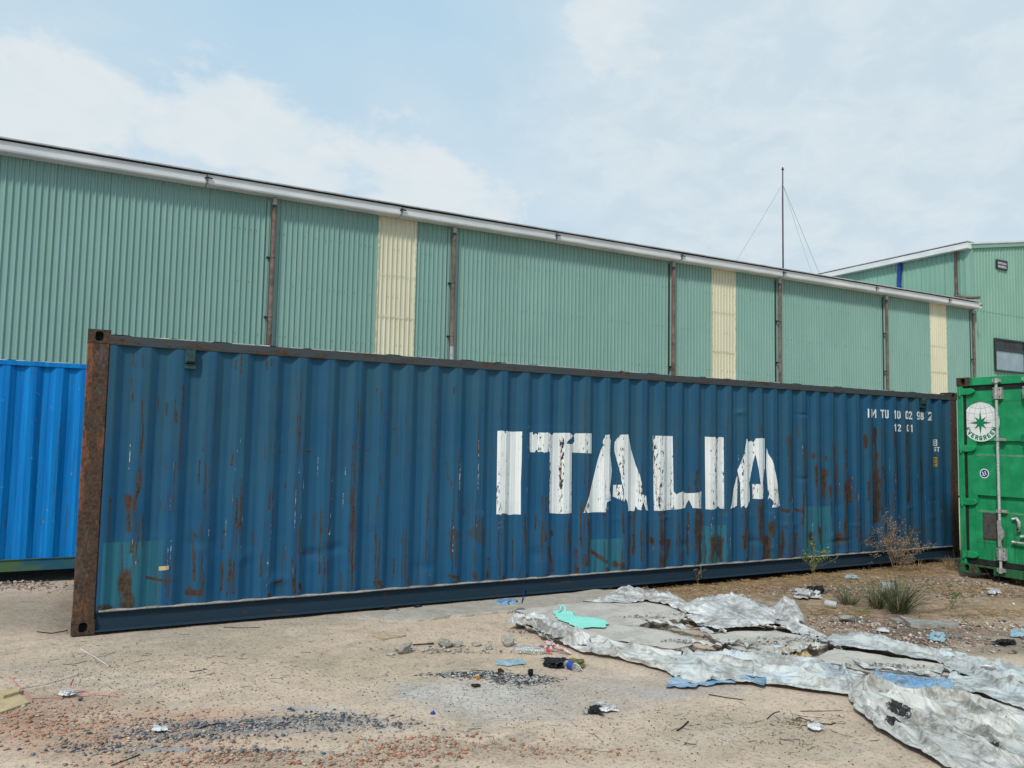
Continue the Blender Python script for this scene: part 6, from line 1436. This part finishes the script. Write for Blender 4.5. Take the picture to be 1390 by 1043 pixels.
for i, pts in enumerate([[(733,876,.01),(745,880,.03),(762,885,.02),(775,888,.01)],[(740,873,.02),(755,878,.03),(768,884,.01)]]):
    ribbon_strip(pts, .05, 'pink_cloth', ['pink and white rag strip nearest the red bottle cap','short pink rag strip tucked under the grey plastic'][i], 'rag', 'rag', 230+i)
# bottles
def bottle(px0, py0, px1, py1, r, label, capm, labm=None):
    a, b = drop(px0, py0, r), drop(px1, py1, r); d = b-a; L = np.linalg.norm(d); ang = math.atan2(d[1], d[0])
    root = empty('bottle', tuple(a-[0,0,r]), 0, label, 'bottle')
    def P(t, dz=0): return a+d*t
    ts = [0,.02,.12,.3,.5,.68,.80,.90]; rs = [.55,.92,1,.95,1,.98,.7,.36]
    MB().tube([P(t) for t in ts], [r*k for k in rs], 14).build('bottle_body', 'clear_plastic', root, True)
    if capm: MB().tube([P(.905),P(1.0)], r*.45, 12).build('bottle_cap', capm, root)
    if labm: MB().tube([P(.22),P(.55)], r*1.03, 14, False).build('bottle_label', labm, root, True)
bottle(697,887,747,889,.030,'clear plastic bottle with red cap lying by the rubble row','red_cap','clear_plastic')
bottle(767,907,790,914,.030,'small clear bottle with blue label lying before the black bag scrap',None,'label_blue')
def pipe_piece():
    a, b = drop(1120,824,.04), drop(1136,827,.04); o = MB().tube([a, b], .038, 14, False).tube([a, b], .030, 14, False).build('pipe_piece', 'pipe_grey', None, True); tag(o, 'short grey pipe offcut on the rubble left of the green tuft', 'pipe')
pipe_piece()

# ------------------------------------------------------------------ plants
def blades(mb, base, n, h, spread, cols, r, w=.004, droop=.5, seg=4):
    for _ in range(n):
        a = r.uniform(0, 6.283); L = h*r.uniform(.45, 1.0); lean = spread*r.random()**.7; b0 = np.array(base)+np.array([math.cos(a)*.03*r.random()*spread*3, math.sin(a)*.03*r.random()*spread*3, 0])
        pts = []; c = np.array(cols[r.integers(len(cols))])*r.uniform(.75,1.2)
        for k in range(seg+1):
            t = k/seg; out = lean*L*(t+droop*t*t); pts.append(b0+np.array([math.cos(a)*out, math.sin(a)*out, L*(t-droop*lean*t*t*.7)]))
        s = np.array([-math.sin(a), math.cos(a), 0])*w*.5; vs = []; q = r.uniform(-.8,.8); s = s*math.cos(q)+np.array([math.cos(a),math.sin(a),0])*w*.5*math.sin(q)
        for k, p in enumerate(pts): f = 1-.9*(k/seg)**2; vs += [p-s*f, p+s*f]
        mb.add(vs, [(2*k,2*k+1,2*k+3,2*k+2) for k in range(seg)], tuple(c))
    return mb
def tuft(px, py, n, h, spread, cols, label, name='grass_tuft', seed=1, w=.005, cat='grass tuft', droop=.5):
    r = np.random.default_rng(seed); p = drop(px, py); root = empty(name, tuple(p), 0, label, cat)
    blades(MB(), p, n, h, spread, cols, r, w, droop).build('blades', 'plant_col', root)
GRN = [(.045,.085,.03),(.06,.11,.04),(.035,.065,.03),(.09,.12,.05),(.12,.11,.06)]; DRY = [(.40,.31,.16),(.32,.23,.11),(.45,.37,.21),(.24,.17,.09)]
tuft(1220,833,380,.52,.95,GRN+[(.16,.15,.08),(.25,.2,.11)],'largest green grass tuft on the rubble before the grey plank',seed=2)
tuft(1190,826,180,.34,.8,GRN[:3]+DRY[:2],'thin mixed grass left of the largest green tuft',seed=3)
tuft(1152,821,120,.36,1.0,GRN+[(.2,.17,.09)],'smaller green grass tuft left of the largest one',seed=4)
tuft(1172,833,40,.09,.9,[(.10,.17,.05),(.13,.2,.07)],'low bright green sprout at the foot of the tufts',seed=5)
tuft(1385,792,420,.40,.9,DRY,'dry straw coloured grass clump in front of the green container',seed=6,w=.005)
tuft(1345,786,30,.42,1.3,DRY,'few long dry stalks leaning left of the straw clump',seed=7,w=.004)
tuft(955,786,60,.12,.9,[(.08,.11,.04),(.13,.15,.06),(.2,.17,.08)],'low green weeds at the foot of the blue container by the tarp peak',seed=8)
tuft(905,794,30,.11,.9,[(.10,.13,.04),(.16,.17,.07)],'tiny weed against the container rail at the end of the apron',seed=9)
tuft(1305,838,20,.10,1.2,[(.08,.14,.05),(.2,.2,.1)],'small lone weed on the bare soil right of the plank',seed=10)
tuft(935,820,30,.06,1.1,[(.13,.16,.05),(.18,.18,.08)],'low green weed behind the silver tarp ridge',seed=14)
tuft(1290,772,70,.22,.8,DRY,'dry grass in the corner between the two containers',seed=15)
tuft(1245,775,60,.20,1.0,DRY[1:],'dry grass at the foot of the right dry shrub',seed=16)
def shrub(px, py, h, lean, label, cols, leafcols, seed, nb=9, leaves=5, name='dry_shrub', ls=.012, spread=.7, cat='shrub', bare=0.0, rad0=.0035):
    r = np.random.default_rng(seed); p = drop(px, py); root = empty(name, tuple(p), 0, label, cat); st = MB(); lf = MB()
    def branch(a, d, L, rad, lev):
        d = d/np.linalg.norm(d); pts = [a]; k = 4
        for i in range(k):
            d = d+r.normal(0, .13, 3)+np.array([0,0,.05]); d /= np.linalg.norm(d); pts.append(pts[-1]+d*L/k)
        st.tube(pts, [rad*(1-.16*i) for i in range(k+1)], 4, False, tuple(np.array(cols[r.integers(len(cols))])*r.uniform(.8,1.2)))
        if lev < 2:
            for _ in range(r.integers(4, 7) if lev == 0 else r.integers(2, 5)):
                t = r.uniform(.75 if bare else .3, 1.0); q = pts[min(k, int(t*k))]; branch(q, d+r.normal(0, .55, 3)*np.array([1,1,.5]), L*r.uniform(.35,.6), rad*.55, lev+1)
        if lev >= 1:
            for _ in range(leaves):
                q = pts[r.integers(1, k+1)]+r.normal(0, .012, 3)
                if q[2]-p[2] < bare: continue
                u = r.normal(size=3); u /= np.linalg.norm(u); v = np.cross(u, r.normal(size=3)); v /= np.linalg.norm(v); s = ls*r.uniform(.6,1.4)
                lf.add([q-v*s*.35, q+u*s, q+v*s*.35, q-u*s*.6], [(0,1,2,3)], tuple(np.array(leafcols[r.integers(len(leafcols))])*r.uniform(.75,1.25)))
    for i in range(nb):
        a = 2*math.pi*i/nb+r.uniform(-.4,.4); branch(np.array(p, float), np.array([math.cos(a)*spread+lean[0], math.sin(a)*spread+lean[1], 1.0]), h*r.uniform(.55,.8), rad0, 0)
    st.build('stem', 'plant_col', root); lf.build('leaf', 'plant_col', root)['kind'] = 'stuff'
BR = [(.20,.135,.08),(.25,.17,.10),(.14,.09,.055)]; BL = [(.27,.19,.115),(.19,.13,.08),(.34,.25,.16)]
shrub(1196,772,.92,(.0,0),'tall dry brown shrub standing against the lower part of the blue container',BR,BL,21,6,13,spread=.25,ls=.013)
shrub(1216,778,.80,(.45,-.10),'wide dry brown shrub leaning right before the blue container',BR,BL,22,10,10,spread=.6,ls=.013)
shrub(1180,773,.45,(-.5,0),'small dry brown shrub bending left at the foot of the tall one',BR,BL,23,5,5,spread=.6)
shrub(1105,811,.60,(-.02,.0),'slim green sapling with small leaves before the blue container',[(.16,.13,.06),(.2,.16,.08)],[(.13,.17,.04),(.19,.22,.06),(.09,.13,.035)],24,2,14,name='sapling',ls=.015,spread=.05,cat='sapling',bare=.30,rad0=.006)
shrub(1290,828,.40,(.3,0),'thin small weed stem right of the large green tuft',[(.12,.13,.06)],[(.07,.13,.04),(.1,.16,.05)],25,2,4,name='weed',ls=.014,spread=.2,cat='weed')
shrub(948,796,.42,(-.2,0),'small thin weed growing up the container rail',[(.2,.16,.09)],[(.12,.14,.05),(.25,.2,.1)],26,3,4,name='weed',ls=.012,spread=.25,cat='weed')
for me in [m for m in bpy.data.meshes if m.name.startswith('_ico')]: bpy.data.meshes.remove(me)
